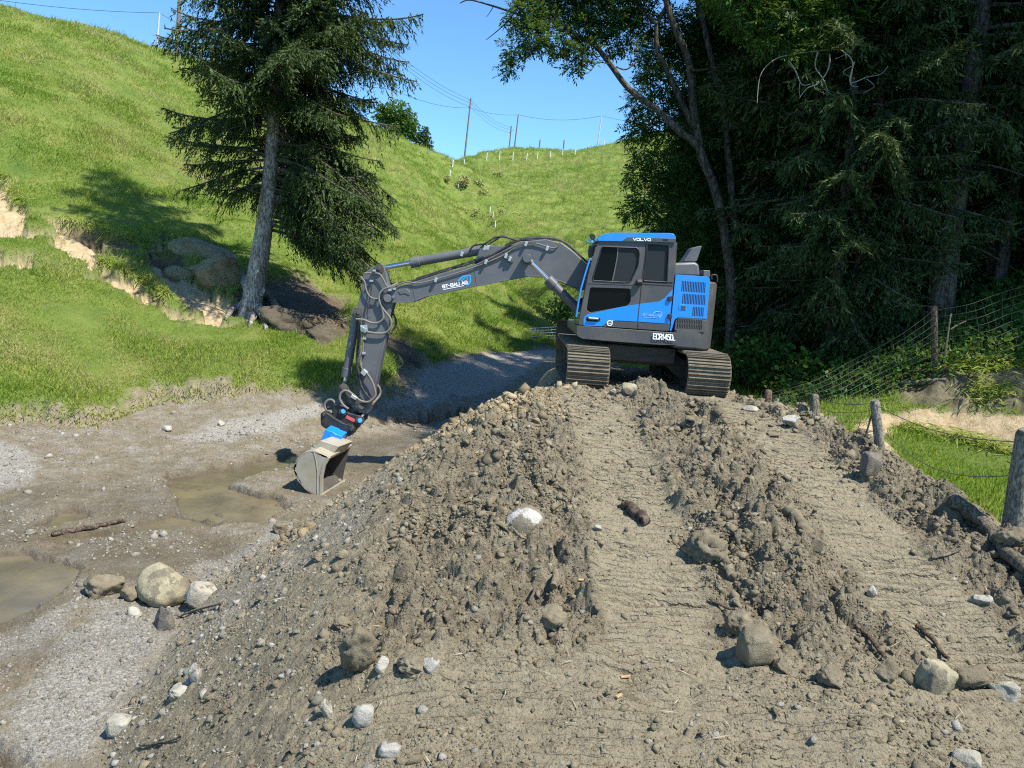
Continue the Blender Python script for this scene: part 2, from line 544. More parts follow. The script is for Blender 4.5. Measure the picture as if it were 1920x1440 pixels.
def terrain(x, y, detail=True):
    """Final height and surface weights."""
    x, y = np.asarray(x, float), np.asarray(y, float)
    b, lv = base(x, y), levee(x, y)
    z = smax(b, lv, 0.12)
    n1 = fbm(x * 0.9, y * 0.9, 4, 11)
    n2 = fbm(x * 3.1, y * 3.1, 3, 23)
    w = {}
    lev = sstep(-0.12, 0.10, lv - b + 0.07 * n2)
    s = sdist(x, y, _streamP) + 0.22 * n1 + 0.12 * n2
    stream = sstep(-0.06, 0.10, s) * (1 - lev)
    grav = np.zeros_like(x)
    for P in _gravelP:
        grav = np.maximum(grav, sstep(-0.12, 0.16, sdist(x, y, P) + 0.25 * n2 + 0.1 * n1))
    wat = np.zeros_like(x)
    for P in _waterP:
        wat = np.maximum(wat, sstep(-0.06, 0.16, sdist(x, y, P) + 0.20 * n2 + 0.14 * n1 - 0.04))
    wat *= (1 - lev)
    sand = np.zeros_like(x)
    for P in _sandP:
        sand = np.maximum(sand, sstep(-0.1, 0.2, sdist(x, y, P) + 0.5 * n1 + 0.45 * n2 + 0.10))
    dirt_shade = np.zeros_like(x)
    for P in _dirt_shadeP:
        dirt_shade = np.maximum(dirt_shade, sstep(-0.2, 0.3, sdist(x, y, P) + 0.35 * n1 + 0.15 * n2))
    rs = np.zeros_like(x)
    bank = np.zeros_like(x)
    for k, P in enumerate(_rsandP):
        m = sstep(-0.08, 0.12, sdist(x, y, P) + 0.12 * n1 + 0.12 * n2) * (1 - lev)
        if k == 0:
            rs = np.maximum(rs, m)
        else:
            bank = np.maximum(bank, m)
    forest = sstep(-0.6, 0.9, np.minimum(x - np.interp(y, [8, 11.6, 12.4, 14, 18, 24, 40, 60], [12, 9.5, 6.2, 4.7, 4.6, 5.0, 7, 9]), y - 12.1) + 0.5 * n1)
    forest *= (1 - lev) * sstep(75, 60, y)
    grass = (1 - lev) * sstep(0.10, 0.45, -s + 0.25 * n2 + 0.25 * n1) * (1 - sand) * (1 - dirt_shade) * (1 - rs) * (1 - 0.88 * bank) * (1 - 0.92 * forest)
    if detail:
        # levee: tracked ruts, berms, clods
        top = lev * sstep(-0.5, 0.25, x - lev_xl(y) + 0.3 * n1)
        r1 = 1 - sstep(0.30, 0.46, np.abs(x - RUT1 - 0.05 * n1) + 0.08 * n2)
        r2 = 1 - sstep(0.31, 0.46, np.abs(x - RUT2 - 0.06 * n1) + 0.08 * n2)
        rut = np.maximum(r1 * sstep(12.5, 9.5, y) * 0.95, r2) * sstep(3.7, 4.5, y) * lev
        flat = np.maximum(rut, sstep(4.65, 4.10, y + 0.45 * n1 - 0.10 * (x - 1)) * top * 0.72)
        mid = np.exp(-((x - 2.12) / 0.42) ** 2) * sstep(4.3, 5.0, y) * sstep(12.2, 10.5, y)
        rgt = np.exp(-((x - 4.15) / 0.45) ** 2) * sstep(4.2, 5.2, y) * sstep(12.0, 10.0, y)
        lft = np.exp(-((x + 0.25) / 0.75) ** 2) * sstep(3.9, 4.8, y) * sstep(12.5, 9, y)
        z = z + lev * (0.15 * mid + 0.16 * rgt + 0.07 * lft - 0.08 * rut) * (1 + 0.6 * n1)
        rough = lev * (1 - 0.93 * flat) * (0.22 + 0.78 * np.clip(top * (mid + rgt + lft + 0.35), 0, 1))
        near = (y < 19) & (np.abs(x) < 15)
        d = np.zeros_like(x)
        if near.any():
            a, c = x[near], y[near]
            l1 = lumps(a, c, 0.46, 101, 0.30, 0.2, 0.5)
            l2 = lumps(a, c, 0.21, 131, 0.55)
            l3 = lumps(a, c, 0.105, 161, 0.7)
            l4 = lumps(a, c, 0.052, 191, 0.75)
            l5 = lumps(a, c, 0.027, 221, 0.75)
            rg = rough[near]
            cl = rg * (0.80 * l1 + 1.05 * l2 + 0.95 * l3 + 0.60 * l4 - 0.13 + 0.13 * fbm(a * 2.2, c * 2.2, 4, 301)) + lev[near] * (0.20 * l5 + 0.12 * l4 * (1 - 0.6 * flat[near]))
            rdg = 1 - np.abs(fbm(a * 4.2, c * 4.2, 3, 331, 0.5)) * 2.2
            cl += rg * 0.045 * (rdg - 0.4)
            # grouser marks pressed across the ruts
            ph = c / 0.105 + 0.5 * fbm(a * 1.3, c * 1.3, 2, 41) + 0.22 * fbm(a * 6, c * 6, 2, 43) + 0.15 * a
            sw = (ph - np.floor(ph))
            gm = -(np.exp(-((sw - 0.5) / 0.17) ** 2)) * 0.075 * (0.15 + 0.9 * sstep(-0.30, 0.25, fbm(a * 2.1, c * 3.0, 3, 47)))
            cl += gm * np.clip(rut[near] + 0.5 * flat[near], 0, 1)
            cl += flat[near] * (0.025 * fbm(a * 5, c * 9, 3, 77) + 0.20 * l3 * sstep(0.1, 0.5, fbm(a * 1.1, c * 1.1, 2, 79)))
            # stones on the bed
            st = stream[near] * (1 - wat[near])
            cl += st * (0.075 * fbm(a * 1.3, c * 1.3, 5, 55) + (0.5 - 0.25 * grav[near]) * l4 + 0.45 * l5 + 0.18 * l2 * sstep(0.0, 0.5, n1[near]))
            d[near] = cl
        z = z + d
        pad = sstep(-0.5, 0.25, sdist(x, y, np.array([[0.78, 12.15], [3.85, 12.15], [3.85, 16.6], [0.78, 16.6]])) + 0.1 * n2)
        z = z + (1.29 + 0.035 * (x - 1.24) - z + 0.3 * d) * pad * 0.9
        zb = np.minimum(-1.15 + 0.14 * (n2 + 0.3 * n1), 0)
        z = np.where(stream > 0.5, np.maximum(z, -1.0 + 0.03 * n2), z)
        z = z * (1 - wat) + zb * wat
        # grass bench stands a little above the bed; scars are cut into the slope
        z = z + 0.38 * sstep(0.02, -0.62, s + 0.15 * n2 + 0.1 * n1) * sstep(-6, -2, s) * (1 - lev) * (x < 3) * (y < 26) * sstep(13.2, 14.5, y)
        gn = fbm(x * 0.35, y * 0.35, 3, 61)
        far = sstep(14, 40, y)
        z = z + (1 - lev) * (1 - stream) * (0.10 + 0.22 * far) * (0.5 * gn + 0.35 * n1 + 0.12 * n2)
        z = z - 1.5 * np.exp(-(gully_dist(x, y) / 2.6) ** 2) * sstep(40, 60, y)
        ter = np.sin((z + 0.9 * gn + 0.02 * x) * 5.2) * 0.28 * far * grass * (x > -14)
        z = z + ter
        z = z - 0.42 * sstep(0.05, 0.95, sand) * (1 - lev) * (1 + 0.5 * n2) - 0.22 * dirt_shade * (1 + n1)
        z = z + rs * 0.05 * n2 + bank * (0.16 * n2 + 0.12 * n1)
        z = np.where(lev < 0.9, z, z) - 0.55 * sstep(1.0, 0.3, np.hypot(x + 3.25, (y - 13.2) * 0.8)) * np.maximum(z + 1.02, 0)
        hump = np.zeros_like(x)
        w['rut'] = np.clip(flat, 0, 1)
        w['rough'] = np.clip(rough, 0, 1)
    w['grass'], w['sand'], w['dirt_shade'], w['gravel'] = grass, np.maximum(sand, rs), np.clip(dirt_shade + 0.9 * forest + 0.5 * bank * (1 + n1), 0, 1), grav * (1 - 0.6 * lev)
    w['levee'], w['water'], w['stream'], w['forest'] = lev, wat, stream, forest
    w['gold'] = lev * sstep(0.9, -0.2, x - 0.12 * (y - 9) + 0.5 * n1) * sstep(7.5, 9.5, y + n1)
    return z, w

# polar sheet, finer near the viewer
TH = np.radians(np.concatenate([np.linspace(-56, -41, 60)[:-1], np.linspace(-41, 42, 1240), np.linspace(42, 56, 60)[1:]]))
RR = np.concatenate([np.exp(np.arange(math.log(3.0), math.log(14.5), 0.0019)), np.exp(np.arange(math.log(14.53), math.log(24), 0.0040)), np.exp(np.arange(math.log(24.1), math.log(48), 0.0055)), np.exp(np.arange(math.log(48.3), math.log(420), 0.0095))])
AP = (0.0, -1.6)
gT, gR = np.meshgrid(TH, RR)
GX, GY = AP[0] + gR * np.sin(gT), AP[1] + gR * np.cos(gT)
GZ, GW = terrain(GX, GY)

def height(x, y):
    """Height of the finished sheet (bilinear in the polar grid)."""
    x, y = np.asarray(x, float), np.asarray(y, float)
    r = np.hypot(x - AP[0], y - AP[1])
    t = np.arctan2(x - AP[0], y - AP[1])
    fi = np.interp(r, RR, np.arange(len(RR)))
    fj = np.interp(t, TH, np.arange(len(TH)))
    i, j = np.minimum(fi.astype(int), len(RR) - 2), np.minimum(fj.astype(int), len(TH) - 2)
    a, b = fi - i, fj - j
    return (GZ[i, j] * (1 - a) * (1 - b) + GZ[i + 1, j] * a * (1 - b) + GZ[i, j + 1] * (1 - a) * b + GZ[i + 1, j + 1] * a * b)

def weight(key, x, y):
    r = np.hypot(x - AP[0], y - AP[1])
    t = np.arctan2(x - AP[0], y - AP[1])
    i = np.clip(np.rint(np.interp(r, RR, np.arange(len(RR)))).astype(int), 0, len(RR) - 1)
    j = np.clip(np.rint(np.interp(t, TH, np.arange(len(TH)))).astype(int), 0, len(TH) - 1)
    return GW[key][i, j]

def gz(x, y):
    return float(height(np.array([x]), np.array([y]))[0])

def ghit(px, py):
    """Point on the finished sheet seen at a pixel."""
    return hit(px, py, height)

def mat_ground():
    t = NT("ground_soil")
    nb = t.noise(1.1, 6, 0.6)
    nm = t.noise(9, 6, 0.65)
    nf = t.noise(60, 5, 0.7)
    mud = t.ramp(nm, [(0.28, (0.122, 0.103, 0.069)), (0.5, (0.219, 0.186, 0.124)), (0.72, (0.320, 0.278, 0.188))])
    mud = t.mix(t.math('MULTIPLY', t.ramp(nb, [(0.35, 0), (0.7, 1)]), 0.45), mud, (0.276, 0.236, 0.156))
    rut = t.ramp(nf, [(0.3, (0.231, 0.197, 0.128)), (0.7, (0.346, 0.302, 0.200))])
    mud = t.mix(t.math('MULTIPLY', t.attr('rut'), 0.75), mud, rut)
    mud = t.mix(t.math('MULTIPLY', t.attr('rough'), 0.8), mud, t.mix(1.0, mud, (0.84, 0.83, 0.83), 'MULTIPLY'))
    gold = t.ramp(nm, [(0.3, (0.255, 0.20, 0.112)), (0.7, (0.43, 0.345, 0.20))])
    mud = t.mix(t.math('MULTIPLY', t.attr('gold'), 0.6), mud, gold)
    # stones: per-cell grey tones
    vo = t.node("ShaderNodeTexVoronoi")
    vo.inputs['Scale'].default_value = 60
    t.to(t.pos(), vo.inputs['Vector'])
    sep = t.node("ShaderNodeSeparateColor")
    t.to(vo.outputs['Color'], sep.inputs[0])
    grv = t.ramp(sep.outputs[0], [(0.0, (0.16, 0.148, 0.122)), (0.5, (0.285, 0.265, 0.222)), (0.9, (0.45, 0.43, 0.38))])
    grv = t.mix(0.35, grv, t.ramp(nf, [(0.3, (0.17, 0.155, 0.125)), (0.7, (0.37, 0.345, 0.29))]))
    bed = t.mix(t.ramp(t.noise(2.2, 7, 0.7), [(0.46, 0), (0.68, 0.85)]), t.ramp(nm, [(0.3, (0.140, 0.115, 0.073)), (0.7, (0.255, 0.215, 0.142))]), grv)
    bed = t.mix(t.attr('gravel'), bed, grv)
    col = t.mix(t.attr('stream'), mud, bed)
    col = t.mix(t.math('MULTIPLY', t.attr('levee'), t.math('MULTIPLY', t.attr('gravel'), 0.75)), col, grv)
    sand = t.ramp(nm, [(0.25, (0.33, 0.24, 0.13)), (0.5, (0.47, 0.365, 0.215)), (0.8, (0.56, 0.46, 0.29))])
    sand = t.mix(t.ramp(t.noise(2.6, 5, 0.65), [(0.45, 0), (0.7, 0.6)]), sand, (0.27, 0.19, 0.11))
    col = t.mix(t.attr('sand'), col, sand)
    dirt_shade = t.ramp(nm, [(0.3, (0.06, 0.045, 0.028)), (0.7, (0.165, 0.125, 0.08))])
    col = t.mix(t.attr('dirt_shade'), col, dirt_shade)
    gr = t.ramp(t.noise(0.55, 7, 0.65), [(0.30, (0.085, 0.140, 0.022)), (0.48, (0.145, 0.200, 0.034)), (0.62, (0.205, 0.230, 0.055)), (0.78, (0.28, 0.245, 0.10))])
    gr = t.mix(t.ramp(nf, [(0.35, 0.5), (0.62, 0.0)]), gr, (0.050, 0.082, 0.014))
    col = t.mix(t.attr('grass'), col, gr)
    col = t.mix(t.math('MULTIPLY', t.attr('wet'), 0.6), col, (0.070, 0.056, 0.034))
    t.set(Base_Color=col, Roughness=t.mix(t.attr('wet'), 0.92, 0.35), Specular_IOR_Level=0.25)
    wv = t.node("ShaderNodeTexWave", wave_type='BANDS', bands_direction='Y', wave_profile='SIN')
    for k, v in (('Scale', 4.6), ('Distortion', 3.2), ('Detail', 3.0), ('Detail Scale', 1.6), ('Detail Roughness', 0.6)):
        wv.inputs[k].default_value = v
    t.to(t.pos(), wv.inputs['Vector'])
    groove = t.math('MULTIPLY', t.ramp(wv.outputs['Fac'], [(0.0, 0.0), (0.22, 0.9), (1.0, 1.0)]), t.math('MULTIPLY', t.attr('rut'), t.ramp(t.noise(1.6, 4, 0.6), [(0.38, 0.1), (0.58, 1.0)])))
    fine = t.math('ADD', t.noise(95, 5, 0.75), t.math('MULTIPLY', t.noise(24, 4, 0.7), 2.2))
    t.bump(t.math('ADD', fine, t.math('MULTIPLY', groove, 2.0)), 0.9, 0.022)
    return t.m

nI, nJ = GX.shape
_idx = np.arange(nI * nJ).reshape(nI, nJ)
_F = np.stack([_idx[:-1, :-1], _idx[:-1, 1:], _idx[1:, 1:], _idx[1:, :-1]], -1).reshape(-1, 4)
_wet = np.clip(GW['stream'] * sstep(WATER_Z + 0.17, WATER_Z + 0.02, GZ), 0, 1)
M_GROUND = mat_ground()
ground = link('ground', np_mesh('ground', np.stack([GX, GY, GZ], -1).reshape(-1, 3), _F[:, ::-1],
              {'rut': GW['rut'].ravel(), 'rough': GW['rough'].ravel(), 'grass': GW['grass'].ravel(), 'sand': GW['sand'].ravel(), 'dirt_shade': GW['dirt_shade'].ravel(),
               'gravel': GW['gravel'].ravel(), 'levee': GW['levee'].ravel(), 'stream': GW['stream'].ravel(), 'gold': GW['gold'].ravel(),
               'wet': _wet.ravel()}, smooth=False), M_GROUND)
_sm = (GW['levee'] < 0.3) & (GW['stream'] < 0.3)
ground.data.polygons.foreach_set('use_smooth', np.ascontiguousarray(_sm[:-1, :-1].ravel()))
tag(ground, kind='structure')

# stream water: one flat sheet the bed rises through
def mat_water():
    t = NT("stream_water")
    col = t.ramp(t.noise(0.9, 4, 0.6), [(0.35, (0.095, 0.078, 0.048)), (0.65, (0.190, 0.152, 0.088))])
    t.set(Base_Color=col, Roughness=0.06, Specular_IOR_Level=0.5, Transmission_Weight=0.0, Alpha=0.9)
    t.bump(t.noise(7, 4, 0.6, dist=0.6), 0.14, 0.05)
    return t.m
_wm = MB()
_wm.add([(-16, 2, WATER_Z), (1.5, 2, WATER_Z), (2.0, 23, WATER_Z), (-9, 20, WATER_Z), (-16, 15, WATER_Z)], [(0, 1, 2, 3, 4)])
tag(_wm.build('stream_water', mat_water(), smooth=0), kind='structure')

# ------------------------------------------------------------------ simple materials
def mat_plain(name, col, rough=0.5, metal=0.0, var=0.15, scale=6.0, bump=0.0, spec=0.5, dust=0.0, dustcol=(0.30, 0.26, 0.19)):
    t = NT(name)
    c = t.mix(t.noise(scale, 5, 0.6), tuple(x * (1 - var) for x in col), tuple(min(1, x * (1 + var)) for x in col))
    if dust:
        d = t.math('MULTIPLY', t.ramp(t.noise(scale * 0.8, 6, 0.7), [(0.45, 0), (0.72, 1)]), dust)
        c = t.mix(d, c, dustcol)
        t.set(Roughness=t.mix(d, rough, 0.95))
    else:
        t.set(Roughness=rough)
    t.set(Base_Color=c, Metallic=metal, Specular_IOR_Level=spec)
    if bump:
        t.bump(t.noise(scale * 8, 4, 0.7), bump, 0.01)
    return t.m

M_GREY = mat_plain("digger_grey_paint", (0.098, 0.101, 0.108), 0.42, 0, 0.12, 3.0, dust=0.28, dustcol=(0.20, 0.18, 0.145))
M_CABGREY = mat_plain("cab_dark_paint", (0.060, 0.060, 0.063), 0.45, 0, 0.15, 2.2, dust=0.28, dustcol=(0.17, 0.15, 0.115))
M_BLUE = mat_plain("blue_paint", (0.006, 0.225, 0.72), 0.26, 0, 0.06, 2.0, dust=0.14)
M_BLACK = mat_plain("black_rubber", (0.014, 0.014, 0.015), 0.55, 0, 0.3, 8, dust=0.12)
M_SLOT = mat_plain("slot_black", (0.006, 0.006, 0.007), 0.8)
M_HOSE = mat_plain("hose_rubber", (0.020, 0.020, 0.021), 0.5, 0, 0.3, 10, dust=0.25)
M_HOSE2 = mat_plain("hose_sleeve", (0.17, 0.155, 0.13), 0.7, 0, 0.3, 20)
M_STEEL = mat_plain("bright_rod", (0.62, 0.64, 0.66), 0.14, 1.0, 0.05, 4)
M_WORN = mat_plain("worn_steel", (0.36, 0.335, 0.27), 0.5, 0.3, 0.35, 3, dust=0.8, dustcol=(0.29, 0.245, 0.145))
M_FITTING = mat_plain("zinc_fitting", (0.45, 0.47, 0.46), 0.4, 0.6, 0.2, 10)
M_WHITE = mat_plain("white_lettering", (0.82, 0.83, 0.84), 0.5)
M_LOGOBLUE = mat_plain("logo_blue", (0.03, 0.36, 0.72), 0.5)
M_PALEBLUE = mat_plain("pale_decal", (0.22, 0.45, 0.80), 0.5)
M_RED = mat_plain("red_decal", (0.62, 0.10, 0.10), 0.5)
M_PINBLUE = mat_plain("pin_blue", (0.05, 0.30, 0.62), 0.4)
M_MUDTRACK = mat_plain("muddy_track", (0.155, 0.130, 0.088), 0.9, 0, 0.45, 9, bump=1.0, dust=0.85, dustcol=(0.075, 0.060, 0.040))
M_CHASSIS = mat_plain("dusty_chassis", (0.055, 0.050, 0.043), 0.8, 0, 0.3, 6, dust=0.45, dustcol=(0.14, 0.115, 0.08))
M_MIRROR = mat_plain("mirror_teal", (0.16, 0.42, 0.46), 0.1, 0.6)

def mat_glass(name, col, rough=0.03):
    t = NT(name)
    t.set(Base_Color=col, Roughness=rough, Specular_IOR_Level=0.07)
    return t.m
M_GLASS = mat_glass("dark_tinted_glass", (0.004, 0.005, 0.006))
M_GLASS2 = mat_glass("grey_reflection_glass", (0.026, 0.029, 0.033), 0.08)  # grey base stands in for a pale reflection on these panes

C1 = lambda x, y: (1000 + 0.26382 * x, 400 + 0.26389 * y)
C2 = lambda x, y: (540 + 0.37492 * x, 420 + 0.375 * y)
C5 = lambda x, y: (580 + 0.2222 * x, 640 + 0.2222 * y)
C6 = lambda x, y: (640 + 0.16667 * x, 460 + 0.16667 * y)
def pl(c, pts, Y):
    return [at(*c(*p), Y) for p in pts]

def rounded(pts, r, n=3):
    """Round the corners of a 2-D polygon."""
    out = []
    m = len(pts)
    for i in range(m):
        p, a, b = Vector(pts[i]), Vector(pts[i - 1]), Vector(pts[(i + 1) % m])
        da, db = (a - p), (b - p)
        rr = min(r, da.length * 0.45, db.length * 0.45)
        s, e = p + da.normalized() * rr, p + db.normalized() * rr
        for k in range(n + 1):
            t = k / n
            q = s * (1 - t) ** 2 + p * 2 * t * (1 - t) + e * t * t
            out.append((q.x, q.y))
    return out

def panel(mb, outer, holes, vec):
    """Flat plate with holes: outer/holes are lists of 3-D points."""
    bm = bmesh.new()
    edges = []
    for loop in [outer] + holes:
        vs = [bm.verts.new(p) for p in loop]
        for i in range(len(vs)):
            edges.append(bm.edges.new((vs[i], vs[(i + 1) % len(vs)])))
    bmesh.ops.triangle_fill(bm, edges=edges, use_beauty=True, use_dissolve=False)
    bm.verts.ensure_lookup_table()
    bm.verts.index_update()
    vs = [v.co.copy() for v in bm.verts]
    fs = [tuple(v.index for v in f.verts) for f in bm.faces]
    bm.free()
    n = len(vs)
    vec = Vector(vec)
    allv = vs + [v + vec for v in vs]
    allf = fs + [tuple(i + n for i in reversed(f)) for f in fs]
    k = 0
    for loop in [outer] + holes:
        m = len(loop)
        for i in range(m):
            a, b = k + i, k + (i + 1) % m
            allf.append((a, b, b + n, a + n))
        k += m
    return mb.add(allv, allf)

def ribbon(mb, path, w, vec):
    """Flat strip of width w (3-D) along a 3-D path lying in a plane facing -Y, extruded by vec."""
    P = [Vector(p) for p in path]
    L, R = [], []
    for i, p in enumerate(P):
        t = (P[min(i + 1, len(P) - 1)] - P[max(i - 1, 0)]).normalized()
        s = Vector((-t.z, 0, t.x)) * w / 2
        L.append(p + s)
        R.append(p - s)
    return mb.prism(L + R[::-1], vec)

STROKES = {
    'V': [[(0, 1), (.5, 0), (1, 1)]], 'O': [[(.18, 0), (.82, 0), (1, .2), (1, .8), (.82, 1), (.18, 1), (0, .8), (0, .2), (.18, 0)]],
    'L': [[(0, 1), (0, 0), (1, 0)]], 'S': [[(1, .85), (.85, 1), (.15, 1), (0, .85), (0, .62), (.15, .5), (.85, .5), (1, .38), (1, .15), (.85, 0), (.15, 0), (0, .15)]],
    'T': [[(0, 1), (1, 1)], [(.5, 1), (.5, 0)]], '-': [[(.1, .5), (.9, .5)]], 'B': [[(0, 0), (0, 1), (.8, 1), (1, .88), (1, .62), (.82, .5), (1, .38), (1, .12), (.8, 0), (0, 0)], [(0, .5), (.82, .5)]],
    'A': [[(0, 0), (.5, 1), (1, 0)], [(.2, .33), (.8, .33)]], 'U': [[(0, 1), (0, .2), (.2, 0), (.8, 0), (1, .2), (1, 1)]],
    'G': [[(1, .82), (.82, 1), (.18, 1), (0, .8), (0, .2), (.18, 0), (.82, 0), (1, .2), (1, .48), (.55, .48)]],
    'E': [[(1, 1), (0, 1), (0, 0), (1, 0)], [(0, .5), (.85, .5)]], 'C': [[(1, .8), (.82, 1), (.18, 1), (0, .8), (0, .2), (.18, 0), (.82, 0), (1, .2)]],
    'R': [[(0, 0), (0, 1), (.82, 1), (1, .85), (1, .62), (.82, .48), (0, .48)], [(.5, .48), (1, 0)]], '1': [[(.1, .8), (.55, 1), (.55, 0)]],
    '4': [[(.75, 0), (.75, 1), (0, .3), (1, .3)]], '5': [[(.95, 1), (.08, 1), (.04, .55), (.8, .58), (1, .42), (1, .14), (.82, 0), (.15, 0), (0, .14)]],
    'D': [[(0, 0), (0, 1), (.7, 1), (1, .75), (1, .25), (.7, 0), (0, 0)]]}
WIDE = {'1': 0.6, '-': 0.55, ' ': 0.5}

def lettering(name, s, left, right, hpx, Y, mat, parent, bold=0.2, slant=0.0, gap=0.28):
    """Writing laid flat on the plane y=Y: baseline from pixel left to pixel right, hpx high; bold = stroke width / height."""
    l, r = Vector(left), Vector(right)
    e = r - l
    up = Vector((e.y, -e.x)).normalized() * hpx
    if up.y > 0:
        up = -up
    tot = sum(WIDE.get(c, 1) for c in s) + gap * (len(s) - 1)
    cw = 1.0 / tot
    kk = (at(l.x, l.y, Y) - at(l.x, l.y + 1, Y)).length
    mb, x, dy = MB(), 0.0, 0.0
    sw = bold * hpx * kk
    ins = bold * 0.5
    for c in s:
        w = WIDE.get(c, 1) * cw
        for st in STROKES.get(c, []):
            P = []
            for (a, b) in st:
                a_, b_ = x + w * a, ins + (1 - 2 * ins) * b
                p = l + e * a_ + up * b_ + Vector((slant * b_ * hpx, 0))
                P.append(at(p.x, p.y, Y))
            for i in range(len(P) - 1):
                dy -= 0.00002
                t = (P[i + 1] - P[i]).normalized() * sw * 0.5
                ribbon(mb, [P[i] - t + Vector((0, dy, 0)), P[i + 1] + t + Vector((0, dy, 0))], sw, (0, 0.003, 0))
        x += w + gap * cw
    return mb.build(name, mat, parent, smooth=0)

# ------------------------------------------------------------------ the excavator
EXC = Vector((2.25, 14.1, 1.31))
exc = empty('excavator', EXC, 'blue and grey tracked excavator on the earth bank, arm reaching down to the left', 'excavator')

def E(mb, name, mat, bevel=0.0, parent=None, **kw):
    return mb.build(name, mat, parent or exc, bevel=bevel, **kw)

# tracks
def make_track(x0, x1, zb, name='track'):
    H, r, ya, yb = 0.74, 0.36, 12.25, 15.95
    cx, w = (x0 + x1) / 2, x1 - x0
    loop = []
    z0, z1 = zb + r, zb + H - r
    ca, cb = ya + r, yb - r
    rc = H / 2
    zc = zb + rc
    ca, cb = ya + rc, yb - rc
    per = 2 * (cb - ca) + 2 * math.pi * rc
    n = 44
    pads = MB()
    for k in range(n):
        s = (k + 0.35) / n * per
        if s < cb - ca:
            y, z, ang = ca + s, zb, 0.0
        elif s < cb - ca + math.pi * rc:
            a = (s - (cb - ca)) / rc
            y, z, ang = cb + rc * math.sin(a), zc - rc * math.cos(a), a
        elif s < 2 * (cb - ca) + math.pi * rc:
            y, z, ang = cb - (s - (cb - ca) - math.pi * rc), zb + H, math.pi
        else:
            a = (s - 2 * (cb - ca) - math.pi * rc) / rc
            y, z, ang = ca - rc * math.sin(a), zc + rc * math.cos(a), math.pi + a
        sag = 0.0
        R = Matrix.Rotation(ang, 3, 'X')
        pads.box(Vector((cx, y, z)) + R @ Vector((0, 0, 0.028)), (w, per / n * 0.97, 0.034), R)
        for q, hh in ((-0.40, 0.034), (-0.05, 0.022), (0.30, 0.022)):
            pads.box(Vector((cx, y, z)) + R @ Vector((0, q * per / n, -0.004)), (w * 0.985, 0.016, hh), R)
    t = pads.build(name, M_MUDTRACK, exc, bevel=0.006, seg=1)
    fr = MB()
    fr.box((cx, (ca + cb) / 2, zc), (w * 0.46, cb - ca - 0.1, H * 0.50))
    fr.box((cx, (ca + cb) / 2, zc + 0.19), (w * 0.36, (cb - ca) * 0.7, 0.1))
    fr.build('track_frame', M_CHASSIS, t, bevel=0.03)
    for yy, nm in ((ca, 'idler_wheel'), (cb, 'drive_sprocket')):
        m = MB()
        m.cyl((cx - w * 0.10, yy, zc), (cx + w * 0.10, yy, zc), rc - 0.045, 26)
        m.cyl((cx - w * 0.27, yy, zc), (cx + w * 0.27, yy, zc), 0.15, 18)
        m.build(nm, M_CHASSIS, t, bevel=0.01)
    for k in range(6):
        m = MB()
        yy = ca + 0.25 + k * (cb - ca - 0.5) / 5
        m.cyl((cx - w * 0.3, yy, zb + 0.11), (cx + w * 0.3, yy, zb + 0.11), 0.075, 14)
        m.build('track_roller', M_CHASSIS, t)
    return t
ZL, ZR = at(1100, 738, 12.45).z + 0.02, at(1330, 750, 12.45).z + 0.02
XL0, XL1 = at(1062, 700, 12.28).x, at(1143, 700, 12.28).x
XR0, XR1 = at(1289, 710, 12.28).x, at(1370, 715, 12.28).x
make_track(XL0, XL1, ZL)
make_track(XR0, XR1, ZR)

# undercarriage: cross frame, arch legs, slew ring
m = MB()
zf = (ZL + ZR) / 2
A0, A1 = XL1 - 0.25, XR0 + 0.25
m.prism([(A0, 13.45, zf + 0.36), (A0 + 0.3, 13.45, zf + 0.42), (A1 - 0.38, 13.45, zf + 0.42), (A1 - 0.12, 13.45, zf + 0.20), (A1, 13.45, zf + 0.12), (A1, 13.45, zf + 0.52), (A1 - 0.4, 13.45, zf + 0.74), (A0, 13.45, zf + 0.72)], (0, 1.35, 0))
m.box(((A0 + A1) / 2, 14.1, zf + 0.62), (1.25, 1.7, 0.28))
E(m, 'undercarriage_frame', M_CHASSIS, 0.03)
m = MB()
m.cyl((EXC.x - 0.05, 14.1, zf + 0.70), (EXC.x - 0.05, 14.1, zf + 0.92), 0.62, 40)
E(m, 'slew_ring', M_CHASSIS, 0.01)
# dozer blade at the far end of the tracks
m = MB()
b0 = at(1041, 645, 16.45)
b1 = at(1042, 616, 16.45)
bx0, bx1 = b0.x, b0.x + 2.66
prof = [(0.0, -0.12), (0.10, -0.06), (0.14, 0.12), (0.10, 0.30), (0.02, 0.42), (0.06, 0.42), (0.16, 0.30), (0.21, 0.12), (0.16, -0.08), (0.05, -0.16)]
m.prism([(bx0, 16.3 + a, b0.z + 0.12 + c) for a, c in prof], (2.66, 0, 0))
for fx in (0.32, 0.68):
    m.box((bx0 + 2.66 * fx, 15.7, zf + 0.42), (0.14, 1.5, 0.2))
E(m, 'dozer_blade', M_CHASSIS, 0.01)

# upper structure -----------------------------------------------------------
YS = 12.86
def slab(pts, c, Y, depth, name, mat, bevel=0.012, parent=None, rnd=0, n=3):
    q = rounded([c(*p) for p in pts], rnd, n) if rnd else [c(*p) for p in pts]
    mm = MB()
    mm.prism([at(x, y, Y) for x, y in q], (0, depth, 0))
    return mm.build(name, mat, parent or exc, bevel=bevel)

skirt = slab([(308, 797), (1020, 850), (1020, 937), (920, 938), (500, 906), (345, 893), (306, 868)], C1, YS - 0.01, 2.45, 'side_skirt', M_CABGREY, 0.03, rnd=4)
